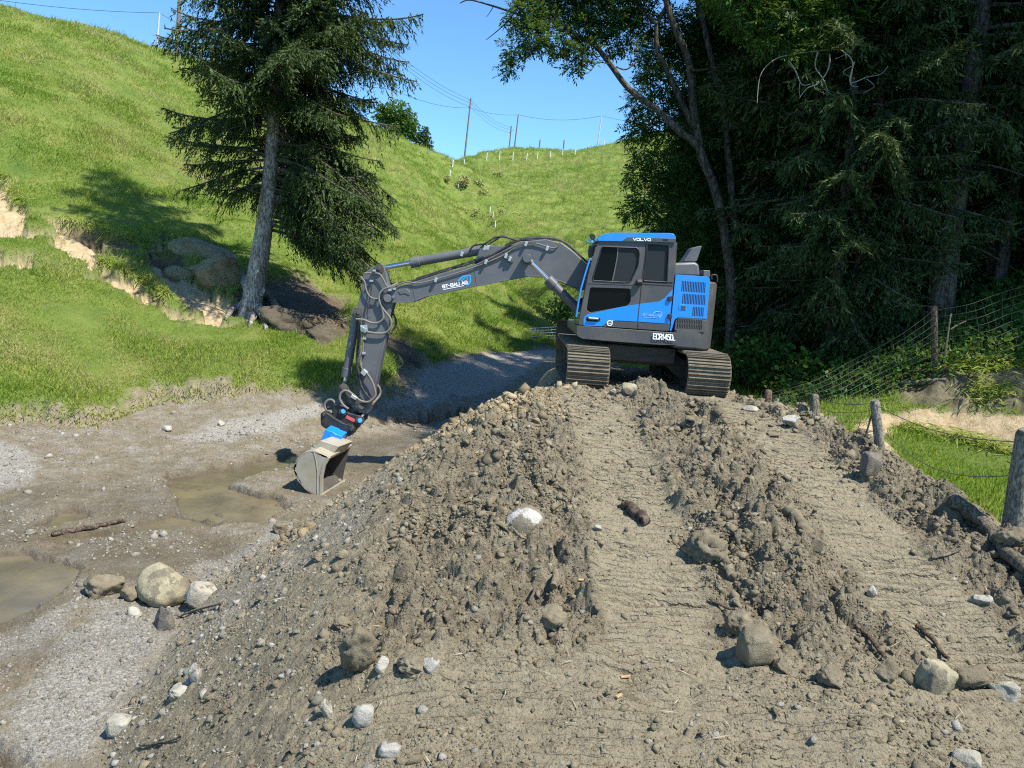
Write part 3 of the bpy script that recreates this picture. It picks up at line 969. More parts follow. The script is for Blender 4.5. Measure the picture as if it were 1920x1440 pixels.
# counterweight, plan outline extruded upward
zb_ = at(1300, 655, 13.0).z
zt_ = at(1320, 522, 13.1).z
zs_ = zt_ - 0.02
plan = [(2.72, 12.862), (3.10, 12.862), (3.22, 12.885), (3.33, 12.97), (3.43, 13.15), (3.54, 13.55), (3.60, 14.1), (3.54, 14.65), (3.43, 15.05), (3.30, 15.25), (3.1, 15.33), (2.72, 15.33)]
m = MB()
m.prism([(x, y, zb_) for x, y in plan], (0, 0, zt_ - zb_ - 0.05))
cwt = E(m, 'counterweight', M_CABGREY, 0.05, seg=3)
# engine bay block and hood behind the cab
m = MB()
pe = pl(C1, [(1008, 440), (1250, 458), (1232, 855), (1000, 838)], 12.93)
m.prism(pe, (0, 2.35, 0))
bay = E(m, 'engine_bay', M_CABGREY, 0.03)
m = MB()
m.prism([at(*C1(*p), 13.35) for p in [(985, 352), (1150, 345), (1180, 362), (1187, 452), (985, 445)]], (0, 1.6, 0))
E(m, 'engine_hood', M_GREY, 0.05, seg=3)
m = MB()
m.prism([at(*C1(*p), 13.55) for p in [(1062, 345), (1080, 318), (1128, 248), (1160, 236), (1200, 229), (1190, 262), (1160, 345)]], (0, 0.34, 0))
E(m, 'exhaust_hood', M_GREY, 0.02)
m = MB()
m.prism([at(*C1(*p), 13.25) for p in [(1208, 403), (1258, 406), (1258, 455), (1208, 455)]], (0, 0.3, 0))
E(m, 'filler_box', M_GREY, 0.015)
m = MB()
m.tube(smooth_path(pl(C1, [(1268, 470), (1266, 445), (1282, 437), (1302, 442), (1308, 462), (1306, 490)], 13.15)), 0.014, 8)
E(m, 'grab_rail', M_BLACK)

# blue engine door with louvres
door = slab([(1012, 434), (1236, 449), (1254, 460), (1256, 482), (1232, 750), (1030, 738), (1004, 755), (986, 820), (978, 838), (972, 838)], C1, YS, 0.10, 'engine_door', M_BLUE, 0.012, rnd=2)
lower = slab([(1010, 762), (1034, 744), (1231, 757), (1218, 850), (1002, 834)], C1, YS + 0.004, 0.08, 'lower_engine_panel', M_CABGREY, 0.012, rnd=2)
m = MB()
def slots(x0, y0, x1, y1, n, ys):
    for k in range(n):
        a = x0 + (x1 - x0) * (k + 0.25) / n
        b = x0 + (x1 - x0) * (k + 0.72) / n
        sk = -0.022 * (y1 - y0)
        m.prism([at(*C1(*p), YS - 0.003) for p in [(a, y0 + (a - x0) * ys), (b, y0 + (b - x0) * ys), (b + sk * 3, y1 + (b - x0) * ys), (a + sk * 3, y1 + (a - x0) * ys)]], (0, 0.004, 0))
slots(1055, 480, 1228, 553, 15, 0.065)
slots(1060, 570, 1226, 640, 15, 0.065)
slots(1132, 664, 1215, 728, 7, 0.065)
m.build('louvre_slots', M_SLOT, door, smooth=0)
m = MB()
def slots2():
    for k in range(15):
        a = 1022 + 182 * (k + 0.2) / 15
        b = 1022 + 182 * (k + 0.75) / 15
        for (u0, u1) in ((748, 778), (783, 815)):
            dy = (a - 1022) * 0.055
            m.prism([at(*C1(*p), YS + 0.0) for p in [(a, u0 + dy), (b, u0 + dy), (b - 4, u1 + dy), (a - 4, u1 + dy)]], (0, 0.005, 0))
slots2()
m.build('louvre_slots', M_SLOT, lower, smooth=0)
m = MB()
m.prism(pl(C1, [(1036, 645), (1092, 650), (1088, 690), (1033, 685)], YS - 0.006), (0, 0.01, 0))
latch = m.build('latch_plate', M_BLUE, door, bevel=0.004)
m = MB()
m.prism(pl(C1, [(1052, 655), (1084, 658), (1081, 683), (1050, 680)], YS - 0.012), (0, 0.008, 0))
m.build('latch', M_CABGREY, latch, bevel=0.003)
for cy in (608, 732):
    m = MB()
    m.prism(pl(C1, [(958, cy - 16), (985, cy - 20), (988, cy + 8), (975, cy + 20), (956, cy + 12)], YS - 0.03), (0, 0.05, 0))
    E(m, 'door_hinge', M_BLACK, 0.008)

# cab ------------------------------------------------------------------------
cabo = rounded([C1(*p) for p in [(474, 188), (1008, 205), (1003, 440), (968, 838), (318, 792), (330, 730), (398, 400), (440, 250)]], 3, 2)
w_up = rounded([C1(*p) for p in [(488, 236), (742, 246), (756, 285), (745, 372), (692, 486), (660, 491), (424, 478), (424, 455)]], 4, 3)
w_lo = rounded([C1(*p) for p in [(404, 527), (690, 536), (692, 622), (668, 657), (404, 705), (380, 690), (384, 650)]], 4, 3)
w_re = rounded([C1(*p) for p in [(812, 220), (964, 230), (950, 488), (784, 480)]], 3, 3)
A3 = lambda poly, Y: [at(x, y, Y) for x, y in poly]
m = MB()
panel(m, A3(cabo, YS + 0.01), [A3(w_up, YS + 0.01), A3(w_lo, YS + 0.01), A3(w_re, YS + 0.01)], (0, 0.06, 0))
cab = E(m, 'cab', M_CABGREY, 0.008)
for nm, poly, mt, dy in (('door_window', w_up, M_GLASS, 0.03), ('lower_door_window', w_lo, M_GLASS, 0.03), ('rear_side_window', w_re, M_GLASS2, 0.025)):
    mm = MB()
    mm.prism(A3(poly, YS + 0.01 + dy), (0, 0.012, 0))
    mm.build(nm, mt, cab, smooth=0)
mm = MB()
mm.prism(pl(C1, [(604, 243), (740, 248), (752, 285), (742, 370), (690, 483), (660, 488), (562, 484), (585, 380), (600, 300)], YS + 0.032), (0, 0.006, 0))
mm.build('sliding_pane', M_GLASS2, cab, smooth=0)
mm = MB()
ribbon(mm, pl(C1, [(602, 243), (597, 310), (582, 390), (562, 482)], YS + 0.028), 0.018, (0, 0.006, 0))
mm.build('pane_edge', M_GREY, cab)
# window rubber seals
mm = MB()
for poly in (w_up, w_re):
    mm.tube(A3(poly, YS + 0.008) + A3(poly[:2], YS + 0.008), 0.010, 6, cap=False)
mm.build('window_seal', M_BLACK, cab)
# rest of the cab shell: front frame, back wall, far side, inner lining
fr_top, fr_mid, fr_bot = at(*C1(474, 188), YS), at(*C1(398, 400), YS), at(*C1(318, 792), YS)
rr_top, rr_bot = at(*C1(1008, 205), YS), at(*C1(968, 838), YS)
D = 1.02
mm = MB()
def quadbox(a, b, th, y0, y1):
    n = Vector((b - a).cross(Vector((0, 1, 0)))).normalized() * th
    mm.prism([Vector((p.x, y0, p.z)) for p in (a, b, b + n, a + n)], (0, y1 - y0, 0))
quadbox(rr_top, rr_bot, 0.05, YS + 0.075, YS + D)
mm.prism([Vector((p.x, YS + D, p.z)) for p in (fr_top, rr_top, rr_bot, fr_bot, fr_mid)], (0, 0.05, 0))
for y0 in (YS + 0.072, YS + D - 0.06):
    quadbox(fr_mid, fr_top, -0.06, y0, y0 + 0.06)
    quadbox(fr_bot, fr_mid, -0.06, y0, y0 + 0.06)
mm.prism([Vector((p.x, YS + 0.072, p.z)) for p in (fr_bot, rr_bot, rr_bot + Vector((0, 0, 0.05)), fr_bot + Vector((0, 0, 0.05)))], (0, D - 0.08, 0))
mm.build('cab_shell', M_CABGREY, cab, bevel=0.006)
mm = MB()
for a, b in ((fr_mid, fr_top), (fr_bot, fr_mid)):
    mm.prism([Vector((p.x, YS + 0.14, p.z)) for p in (a, b, b + Vector((0.02, 0, 0)), a + Vector((0.02, 0, 0)))], (0, D - 0.22, 0))
mm.build('windscreen', M_GLASS, cab, smooth=0)
mm = MB()
ribbon(mm, pl(C1, [(404, 318), (372, 420), (338, 540), (318, 650), (306, 738)], YS - 0.0), 0.028, (0, 0.05, 0))
mm.build('front_guard', M_BLUE, cab, bevel=0.006)
# roof cap
roof = slab([(452, 196), (466, 168), (492, 150), (545, 138), (975, 140), (1005, 150), (1014, 172), (1012, 207)], C1, YS - 0.02, 1.1, 'roof', M_BLUE, 0.035, parent=cab, rnd=4)
slab([(632, 195), (672, 168), (1013, 180), (1012, 209)], C1, YS - 0.024, 0.02, 'roof_side_plate', M_CABGREY, 0.004, parent=roof)
mm = MB()
mm.prism(pl(C1, [(922, 182), (958, 184), (957, 195), (921, 193)], YS - 0.028), (0, 0.006, 0))
mm.build('roof_vent', M_SLOT, roof, smooth=0)
lettering('brand_lettering', 'VOLVO', C1(710, 195), C1(833, 198), 5.4, YS - 0.029, M_WHITE, roof, 0.24)
# door seams
mm = MB()
ribbon(mm, pl(C1, [(801, 203), (795, 300), (772, 470), (757, 640), (741, 822)], YS + 0.007), 0.012, (0, 0.006, 0))
ribbon(mm, pl(C1, [(772, 484), (990, 494)], YS + 0.007), 0.03, (0, 0.006, 0))
ribbon(mm, pl(C1, [(770, 503), (990, 515)], YS + 0.006), 0.012, (0, 0.006, 0))
ribbon(mm, pl(C1, [(385, 500), (690, 512), (765, 500)], YS + 0.007), 0.008, (0, 0.006, 0))
mm.build('door_seam', M_SLOT, cab, smooth=0)
mm = MB()
mm.tube(pl(C1, [(735, 490), (772, 490)], YS - 0.03), 0.055, 12)
mm.build('door_catch', M_BLACK, cab, bevel=0.01)
# blue sweep on door and rear panel
mm = MB()
mm.prism(pl(C1, [(356, 797), (356, 752), (366, 732), (384, 718), (640, 662), (748, 646), (735, 770), (602, 762), (530, 768), (488, 804)], YS + 0.004), (0, 0.01, 0))
sweep = mm.build('blue_sweep', M_BLUE, cab, bevel=0.003)
mm = MB()
mm.prism(pl(C1, [(756, 644), (900, 626), (938, 598), (990, 540), (966, 785), (744, 770)], YS + 0.004), (0, 0.01, 0))
sweep2 = mm.build('blue_sweep', M_BLUE, cab, bevel=0.003)
# handle
mm = MB()
mm.prism(A3(rounded([C1(*p) for p in [(378, 735), (470, 740), (478, 755), (466, 772), (380, 766), (372, 750)]], 3), YS + 0.000), (0, 0.006, 0))
hd = mm.build('handle_recess', M_SLOT, cab)
mm = MB()
mm.tube(smooth_path(pl(C1, [(392, 744), (410, 746), (440, 748), (462, 750)], YS - 0.02)), 0.020, 8)
mm.build('handle', M_FITTING, hd)
# round emblem: ring with an arrow
mm = MB()
ring_o = [C1(543 + 21 * math.cos(a), 780 + 21 * math.sin(a)) for a in np.linspace(0, 2 * math.pi, 24, endpoint=False)]
ring_i = [C1(543 + 14 * math.cos(a), 780 + 14 * math.sin(a)) for a in np.linspace(0, 2 * math.pi, 24, endpoint=False)]
panel(mm, A3(ring_o, YS + 0.002), [A3(ring_i, YS + 0.002)], (0, 0.008, 0))
ribbon(mm, pl(C1, [(533, 781), (553, 781)], YS + 0.002), 0.012, (0, 0.008, 0))
mm.prism(pl(C1, [(553, 770), (566, 757), (566, 768)], YS + 0.002), (0, 0.006, 0))
mm.build('round_emblem', M_WHITE, cab)
lettering('door_lettering', 'ST-BAU AG', C1(776, 728), C1(905, 736), 4.4, YS - 0.001, M_PALEBLUE, sweep2, 0.2, 0.2)
mm = MB()
ribbon(mm, pl(C1, [(778, 738), (880, 744)], YS - 0.001), 0.006, (0, 0.004, 0))
ribbon(mm, pl(C1, [(850, 712), (872, 697), (915, 703), (908, 730), (895, 745)], YS - 0.001), 0.014, (0, 0.004, 0))
mm.build('door_logo', M_PALEBLUE, sweep2, smooth=0)
lettering('model_lettering', 'ECR145D', C1(852, 895), C1(990, 904), 11.6, YS - 0.034, M_WHITE, skirt, 0.15, 0, 0.34)
lettering('model_lettering', 'L', C1(993, 904), C1(1005, 905), 6.2, YS - 0.034, M_WHITE, skirt, 0.24)
# mirrors and lamp at the front of the roof
mm = MB()
mm.tube(smooth_path(pl(C1, [(455, 215), (430, 190), (418, 175)], 12.95)), 0.014, 8)
mm.prism(A3(rounded([C1(*p) for p in [(402, 150), (418, 142), (438, 152), (442, 180), (425, 188), (408, 176)]], 3), 12.9), (0, 0.12, 0))
mm.build('work_lamp', M_BLACK, cab, bevel=0.01)
mm = MB()
mm.prism(A3(rounded([C1(*p) for p in [(372, 188), (400, 180), (440, 190), (444, 206), (415, 214), (388, 208)]], 3), 13.25), (0, 0.10, 0))
mm.build('roof_mirror', M_MIRROR, cab, bevel=0.01)
mm = MB()
mm.prism(A3(rounded([C1(*p) for p in [(402, 226), (425, 216), (440, 232), (432, 290), (412, 318), (396, 312), (392, 270)]], 4), 13.0), (0, 0.14, 0))
mm.tube(pl(C1, [(430, 240), (452, 225)], 13.05), 0.015, 8)
mm.build('side_mirror', M_BLACK, cab, bevel=0.015)

# boom ------------------------------------------------------------------------
YB = 13.98
boom_pts = [(474, 378), (486, 358), (515, 345), (520, 322), (640, 286), (790, 240), (940, 200), (1080, 132), (1160, 88), (1290, 76), (1368, 94), (1430, 140),
            (1500, 205), (1600, 320), (1650, 410), (1640, 452), (1560, 425), (1500, 362), (1440, 322), (1370, 291), (1290, 266), (1200, 263), (940, 311), (690, 363), (622, 391), (498, 393)]
boom = slab(boom_pts, C2, YB, 0.42, 'boom', M_GREY, 0.018)
m = MB()
ribbon(m, pl(C2, [(500, 391), (622, 389), (690, 361), (940, 309), (1200, 261), (1290, 264), (1370, 289), (1440, 320)], YB - 0.006), 0.022, (0, 0.43, 0))
ribbon(m, pl(C2, [(930, 204), (945, 308)], YB - 0.006), 0.018, (0, 0.02, 0))
ribbon(m, pl(C2, [(618, 295), (640, 388)], YB - 0.006), 0.014, (0, 0.02, 0))
m.build('weld_flange', M_GREY, boom, bevel=0.004)
m = MB()
m.cyl(at(*C2(1196, 172), YB - 0.16), at(*C2(1196, 172), YB + 0.58), 0.085, 24)
m.cyl(at(*C2(1196, 172), YB - 0.19), at(*C2(1196, 172), YB - 0.15), 0.06, 6)
m.build('boom_pin', M_CHASSIS, boom, bevel=0.01)
m = MB()
m.prism(pl(C2, [(548, 335), (590, 322), (612, 340), (608, 358), (585, 348), (562, 352)], YB - 0.012), (0, 0.02, 0))
m.cyl(at(*C2(498, 372), YB - 0.06), at(*C2(498, 372), YB + 0.48), 0.075, 20)
m.cyl(at(*C2(525, 366), YB - 0.05), at(*C2(525, 366), YB), 0.03, 12)
m.build('boom_tip_boss', M_GREY, boom, bevel=0.008)
# bracket for the arm cylinder on the boom's back
m = MB()
m.prism(pl(C2, [(930, 200), (960, 115), (985, 108), (1110, 108), (1180, 92), (1100, 132), (1000, 178)], YB + 0.08), (0, 0.26, 0))
m.build('cylinder_bracket', M_GREY, boom, bevel=0.02)
lettering('boom_lettering', 'ST-BAU AG', C2(774, 322), C2(898, 300), 6.6, YB - 0.004, M_WHITE, boom, 0.22)
m = MB()
ribbon(m, pl(C2, [(776, 328), (880, 308)], YB - 0.004), 0.012, (0, 0.004, 0))
m.build('logo_line', M_WHITE, boom, smooth=0)
m = MB()
ribbon(m, pl(C6, [(1312, 402), (1368, 348), (1450, 340), (1452, 402), (1428, 444), (1396, 442)], YB - 0.004), 0.028, (0, 0.004, 0))
ribbon(m, pl(C6, [(1345, 402), (1386, 368), (1424, 366), (1415, 392)], YB - 0.004), 0.016, (0, 0.004, 0))
m.build('boom_logo', M_LOGOBLUE, boom, smooth=0)

def cylinder(name, a, b, fr, rb, rr, parent=None, mat=M_GREY):
    """Hydraulic ram from a (barrel end) to b (rod end); fr = share covered by the barrel."""
    a, b = Vector(a), Vector(b)
    c = a + (b - a) * fr
    d = (b - a).normalized()
    mb = MB()
    mb.cyl(a, c, rb, 20)
    mb.cyl(c - d * 0.16, c + d * 0.02, rb * 1.18, 20)
    mb.tube([a + Vector((0, -rb * 1.2, 0)), a + Vector((0, rb * 1.2, 0))], rb * 1.1, 18)
    o = mb.build(name, mat, parent or exc, bevel=0.008)
    mb = MB()
    mb.cyl(c, b, rr, 16)
    mb.build('rod', M_STEEL, o)
    mb = MB()
    mb.tube([b + Vector((0, -rb * 1.1, 0)), b + Vector((0, rb * 1.1, 0))], rb * 0.95, 18)
    mb.cyl(b - d * 0.12, b, rr * 1.25, 14)
    mb.build('rod_eye', mat, o, bevel=0.006)
    return o
for yy in (YB - 0.13, YB + 0.55):
    cylinder('boom_cylinder', at(*C2(1475, 452), yy), at(*C2(1196, 172), yy), 0.62, 0.085, 0.045)
cylinder('arm_cylinder', at(*C2(985, 128), YB + 0.2), at(*C2(460, 222), YB + 0.2), 0.70, 0.085, 0.045)

# arm -------------------------------------------------------------------------
YA = 14.02
arm_pts = [(372, 262), (386, 240), (432, 208), (458, 198), (478, 210), (492, 250), (500, 300), (520, 332), (527, 396), (505, 480), (492, 560), (440, 800), (424, 870), (412, 930), (398, 948),
           (352, 945), (345, 905), (356, 855), (366, 700), (376, 560), (352, 480), (342, 440), (352, 390), (366, 330)]
arm = slab(arm_pts, C2, YA, 0.34, 'arm', M_GREY, 0.018)
m = MB()
ribbon(m, pl(C2, [(388, 330), (380, 560), (370, 700), (360, 850)], YA - 0.005), 0.02, (0, 0.02, 0))
ribbon(m, pl(C2, [(486, 560), (452, 700), (432, 800), (416, 880)], YA - 0.005), 0.012, (0, 0.02, 0))
ribbon(m, pl(C2, [(410, 415), (470, 415), (485, 430)], YA - 0.005), 0.012, (0, 0.02, 0))
m.build('weld_flange', M_GREY, arm, bevel=0.003)
for (x, y, r) in ((456, 222, 0.085), (500, 372, 0.10), (352, 442, 0.085), (372, 905, 0.075)):
    m = MB()
    m.cyl(at(*C2(x, y), YA - 0.05), at(*C2(x, y), YA + 0.39), r, 20)
    m.cyl(at(*C2(x, y), YA - 0.07), at(*C2(x, y), YA - 0.05), r * 0.5, 6)
    m.build('arm_pin', M_CHASSIS, arm, bevel=0.006)
bc = cylinder('bucket_cylinder', at(*C2(344, 442), YA + 0.17), at(*C2(282, 815), YA + 0.17), 0.85, 0.082, 0.042)
# valve block and fittings
m = MB()
m.prism(pl(C6, [(210, 900), (285, 895), (295, 965), (265, 985), (215, 960)], YA - 0.10), (0, 0.10, 0))
for k in range(3):
    m.cyl(at(*C6(225 + 20 * k, 915 + 14 * k), YA - 0.13), at(*C6(225 + 20 * k, 915 + 14 * k), YA - 0.08), 0.016, 10)
m.build('valve_block', M_FITTING, arm, bevel=0.006)
m = MB()
for (x, y) in ((262, 1048), (255, 1215), (262, 1420), (340, 400), (375, 285), (1062, 388), (600, 490), (550, 505)):
    m = MB()
    m.box(at(*C6(x, y), YA - 0.04), (0.06, 0.10, 0.035))
    m.build('hose_clamp', M_FITTING, arm, bevel=0.004)
def hose(c, pts, r=0.017, Y=YA - 0.06, mat=None, parent=None, name='hose'):
    mb = MB()
    P = [at(*c(p[0], p[1]), Y + (p[2] if len(p) > 2 else 0)) for p in pts]
    mb.tube(smooth_path(P, 7), r, 8)
    return mb.build(name, mat or M_HOSE, parent or arm)
hose(C6, [(640, 425, .05), (540, 470), (470, 500), (425, 560), (430, 640), (480, 730), (550, 820), (560, 900), (510, 975), (420, 990), (270, 972)], 0.020, mat=M_HOSE2)
hose(C6, [(165, 830), (250, 838), (340, 872), (420, 868), (470, 820), (465, 740), (435, 640)], 0.020, mat=M_HOSE2)
hose(C6, [(540, 560, .1), (545, 700, .2), (600, 800, .2), (615, 890, .2), (570, 970, .2), (520, 995, .1)], 0.020)
hose(C6, [(260, 315), (330, 312), (420, 320), (465, 370), (500, 440), (530, 470)], 0.016, mat=M_HOSE2)
hose(C6, [(215, 350), (260, 410), (275, 480), (300, 550), (350, 595), (420, 600)], 0.016, mat=M_HOSE2)
hose(C6, [(340, 400), (335, 500), (310, 650), (290, 760), (300, 830)], 0.012)
hose(C6, [(252, 990), (245, 1100), (240, 1200), (215, 1300), (225, 1370), (255, 1410)], 0.014, mat=M_HOSE2)
hose(C6, [(215, 990), (205, 1150), (190, 1250), (180, 1400), (175, 1500)], 0.014)
hose(C6, [(205, 850), (195, 1000), (180, 1200), (170, 1440)], 0.025, YA + 0.0)
# loose hoses round the tilt coupler
hose(C5, [(410, 130), (405, 200), (425, 300), (440, 380), (500, 470), (545, 490), (560, 430), (530, 340), (480, 270)], 0.020, YA - 0.08)
hose(C5, [(470, 250), (520, 320), (550, 400), (555, 460), (500, 510), (430, 500), (370, 450), (310, 415), (265, 440), (258, 490), (290, 540), (330, 570)], 0.022, YA - 0.10, M_HOSE2)
hose(C5, [(440, 200), (430, 150), (437, 60)], 0.016, YA - 0.05, M_HOSE2)
hose(C5, [(545, 340, .3), (590, 390, .3), (595, 450, .3), (540, 520, .2), (470, 600, .1), (440, 640)], 0.022, YA - 0.05, M_HOSE2)
hose(C5, [(415, 300), (430, 380), (480, 440), (500, 480)], 0.018, YA - 0.07)
hose(C5, [(140, 580), (130, 530), (160, 495), (200, 500), (240, 560), (300, 590)], 0.020, YA - 0.02, M_HOSE2)
hose(C5, [(190, 500), (150, 520), (150, 570), (200, 560)], 0.018, YA + 0.05)
m = MB()
m.box(at(*C5(465, 262), YA - 0.08), (0.10, 0.10, 0.10), Matrix.Rotation(0.7, 3, 'Y'))
m.build('hose_coupling', M_FITTING, arm, bevel=0.008)
m = MB()
m.box(at(*C5(378, 470), YA - 0.10), (0.12, 0.08, 0.06), Matrix.Rotation(0.5, 3, 'Y'))
m.build('hose_coupling', M_FITTING, arm, bevel=0.008)
# boom hoses
def bh(pts, r=0.017, Y=YB - 0.03, mat=None):
    return hose(C2, pts, r, Y, mat, boom)
bh([(530, 325, .05), (560, 296, .1), (640, 280, .1), (780, 236, .1), (930, 190, .1), (1050, 138, .1), (1150, 84, .1), (1280, 70, .1), (1370, 86, .1), (1430, 130, .1), (1500, 196, .1)], 0.020)
bh([(640, 274, .2), (780, 229, .2), (930, 182, .2), (1050, 128, .2), (1150, 78, .2), (1280, 66, .2), (1380, 88, .2), (1470, 165, .2)], 0.020)
bh([(520, 318), (590, 290), (650, 296), (740, 276), (860, 240), (960, 205), (1060, 165), (1150, 112), (1230, 96), (1330, 120), (1362, 88)], 0.012, mat=M_HOSE2)
bh([(905, 140, .1), (930, 108, .1), (985, 98, .1), (1030, 70, .1), (1080, 64, .1), (1150, 80, .1), (1260, 78, .1), (1350, 78, .1)], 0.018)
bh([(990, 110, .2), (1040, 78, .2), (1075, 60, .2), (1120, 74, .2), (1200, 80, .2)], 0.018)
bh([(945, 205), (1010, 178), (1080, 140), (1180, 100), (1240, 92)], 0.012)
m = MB()
for (x, y) in ((740, 280), (990, 190), (1296, 122), (1190, 100), (870, 150), (985, 120), (1000, 118), (1090, 160), (1110, 175)):
    m = MB()
    m.box(at(*C2(x, y), YB - 0.035), (0.05, 0.08, 0.085), Matrix.Rotation(0.3, 3, 'Y'))
    m.build('hose_clamp', M_FITTING, boom, bevel=0.004)
m = MB()
m.prism(pl(C2, [(1086, 158), (1112, 168), (1128, 188), (1118, 198), (1102, 180), (1082, 172)], YB - 0.06), (0, 0.06, 0))
m.build('lamp_bracket', M_CHASSIS, boom, bevel=0.006)

# linkage, tilt coupler, bucket ------------------------------------------------
m = MB()
for yy in (YA - 0.04, YA + 0.34):
    ribbon(m, [at(*C5(x, y), yy) for x, y in ((292, 385), (330, 440), (390, 500), (440, 545))], 0.11, (0, 0.04, 0))
    ribbon(m, [at(*C5(x, y), yy + 0.05) for x, y in ((292, 385), (285, 450), (290, 520), (300, 590))], 0.10, (0, 0.04, 0))
for (x, y) in ((292, 385), (440, 545)):
    m.cyl(at(*C5(x, y), YA - 0.09), at(*C5(x, y), YA + 0.42), 0.065, 16)
E(m, 'bucket_linkage', M_CHASSIS, 0.008)
coupler = slab([(188, 575), (215, 545), (255, 532), (300, 552), (330, 605), (420, 625), (458, 650), (452, 690), (400, 722), (390, 760), (300, 740), (200, 690)], C5, YA - 0.06, 0.46, 'tilt_coupler', M_BLACK, 0.02, rnd=3)
m = MB()
m.prism(A3(rounded([C5(*p) for p in [(92, 612), (112, 595), (150, 603), (205, 645), (292, 695), (372, 712), (388, 742), (376, 782), (330, 806), (288, 800), (130, 736), (95, 706)]], 3), YA - 0.16), (0, 0.20, 0))
m.cyl(at(*C5(122, 620), YA - 0.19), at(*C5(122, 620), YA + 0.05), 0.035, 14)
m.cyl(at(*C5(358, 742), YA - 0.19), at(*C5(358, 742), YA + 0.05), 0.045, 14)
m.build('tilt_housing', M_BLACK, coupler, bevel=0.015)
m = MB()
for (x, y) in ((287, 590), (427, 668)):
    m = MB()
    m.cyl(at(*C5(x, y), YA - 0.085), at(*C5(x, y), YA + 0.42), 0.085, 20)
    boss = m.build('coupler_boss', M_BLACK, coupler, bevel=0.006)
    m = MB()
    m.cyl(at(*C5(x, y), YA - 0.11), at(*C5(x, y), YA - 0.08), 0.046, 20)
    m.build('coupler_pin', M_PINBLUE, coupler, bevel=0.006)
m = MB()
m.prism(pl(C5, [(316, 624), (386, 660), (378, 684), (306, 648)], YA - 0.068), (0, 0.01, 0))
m.build('red_label', M_RED, coupler, smooth=0)
hitch = slab([(134, 742), (205, 768), (222, 782), (277, 802), (262, 850), (236, 892), (170, 862), (98, 838)], C5, YA - 0.55, 0.66, 'quick_hitch', M_BLUE, 0.015)
# bucket: side profile swept along its width, which runs away from the viewer
Wv = Vector((0.17, 1.04, 0.0))
YK = 12.85
tilt = [(128, 1132), (205, 1166), (180, 1205), (166, 1262), (164, 1360), (128, 1360), (84, 1326), (46, 1282), (28, 1232), (32, 1196), (48, 1166), (84, 1140)]
side = A3(rounded([C2(*p) for p in tilt], 2, 2), YK)
m = MB()
n_ = Vector((0.16, 1.0, 0)).normalized()
m.prism(side, n_ * 0.035)
m.prism([p + Wv for p in side], n_ * 0.035)
outer = pl(C2, [(205, 1166), (128, 1132), (84, 1140), (48, 1166), (32, 1196), (28, 1232), (46, 1282), (84, 1326), (128, 1360), (166, 1366)], YK)
inner = pl(C2, [(200, 1178), (130, 1146), (90, 1152), (58, 1175), (44, 1200), (41, 1232), (57, 1275), (92, 1316), (132, 1349), (166, 1356)], YK)
for i in range(len(outer) - 1):
    m.prism([outer[i], outer[i + 1], inner[i + 1], inner[i]], Wv)
bucket = E(m, 'bucket', M_WORN, 0.004)
m = MB()  # dark sheet added inside so the bucket's mouth looks shaded
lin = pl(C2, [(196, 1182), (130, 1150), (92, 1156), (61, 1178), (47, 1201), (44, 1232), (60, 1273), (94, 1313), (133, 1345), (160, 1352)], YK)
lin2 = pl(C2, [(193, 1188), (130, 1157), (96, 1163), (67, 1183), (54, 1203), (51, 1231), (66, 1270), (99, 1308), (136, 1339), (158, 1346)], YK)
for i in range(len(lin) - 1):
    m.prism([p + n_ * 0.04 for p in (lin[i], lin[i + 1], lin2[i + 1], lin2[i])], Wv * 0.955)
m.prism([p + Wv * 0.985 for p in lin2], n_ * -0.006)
m.build('shade_lining', M_CHASSIS, bucket, smooth=20)
m = MB()
ribbon(m, [p - n_ * 0.012 for p in pl(C2, [(204, 1166), (180, 1206), (167, 1262), (165, 1360)], YK)], 0.05, n_ * 0.05)
ribbon(m, [p - n_ * 0.012 for p in pl(C2, [(128, 1134), (140, 1180), (148, 1240), (146, 1330), (150, 1358)], YK)], 0.012, n_ * 0.02)
m.prism([p for p in pl(C2, [(160, 1352), (174, 1352), (172, 1368), (150, 1370)], YK - 0.02)], Wv * 1.03)
m.build('wear_edge', M_WORN, bucket, bevel=0.004)
m = MB()
c0, c1_, c2_, c3_ = [at(*C2(*p), YK + 0.30) for p in ((162, 1082), (256, 1112), (214, 1165), (112, 1138))]
m.prism([c0, c1_, c2_, c3_], (0.16, 0.42, 0.02))
m.build('bucket_ears', M_WORN, bucket, bevel=0.01)

# ------------------------------------------------------------------ vegetation
rng = np.random.default_rng(7)

def mat_leaf(name, stops, scale=0.8, trans=0.30, rough=0.6, spec=0.12):
    t = NT(name)
    v = t.math('ADD', t.math('MULTIPLY', t.attr('rnd'), 0.55), t.math('MULTIPLY', t.noise(scale, 4, 0.6), 0.55))
    c = t.ramp(v, stops)
    t.set(Base_Color=c, Roughness=rough, Specular_IOR_Level=spec)
    if trans:
        tr = t.node("ShaderNodeBsdfTranslucent")
        t.to(t.mix(0.25, c, (0.6, 0.75, 0.1), 'MIX'), tr.inputs['Color'])
        mx = t.node("ShaderNodeMixShader")
        mx.inputs[0].default_value = trans
        t.to(t.bsdf.outputs[0], mx.inputs[1])
        t.to(tr.outputs[0], mx.inputs[2])
        t.to(mx.outputs[0], t.out.inputs['Surface'])
    return t.m

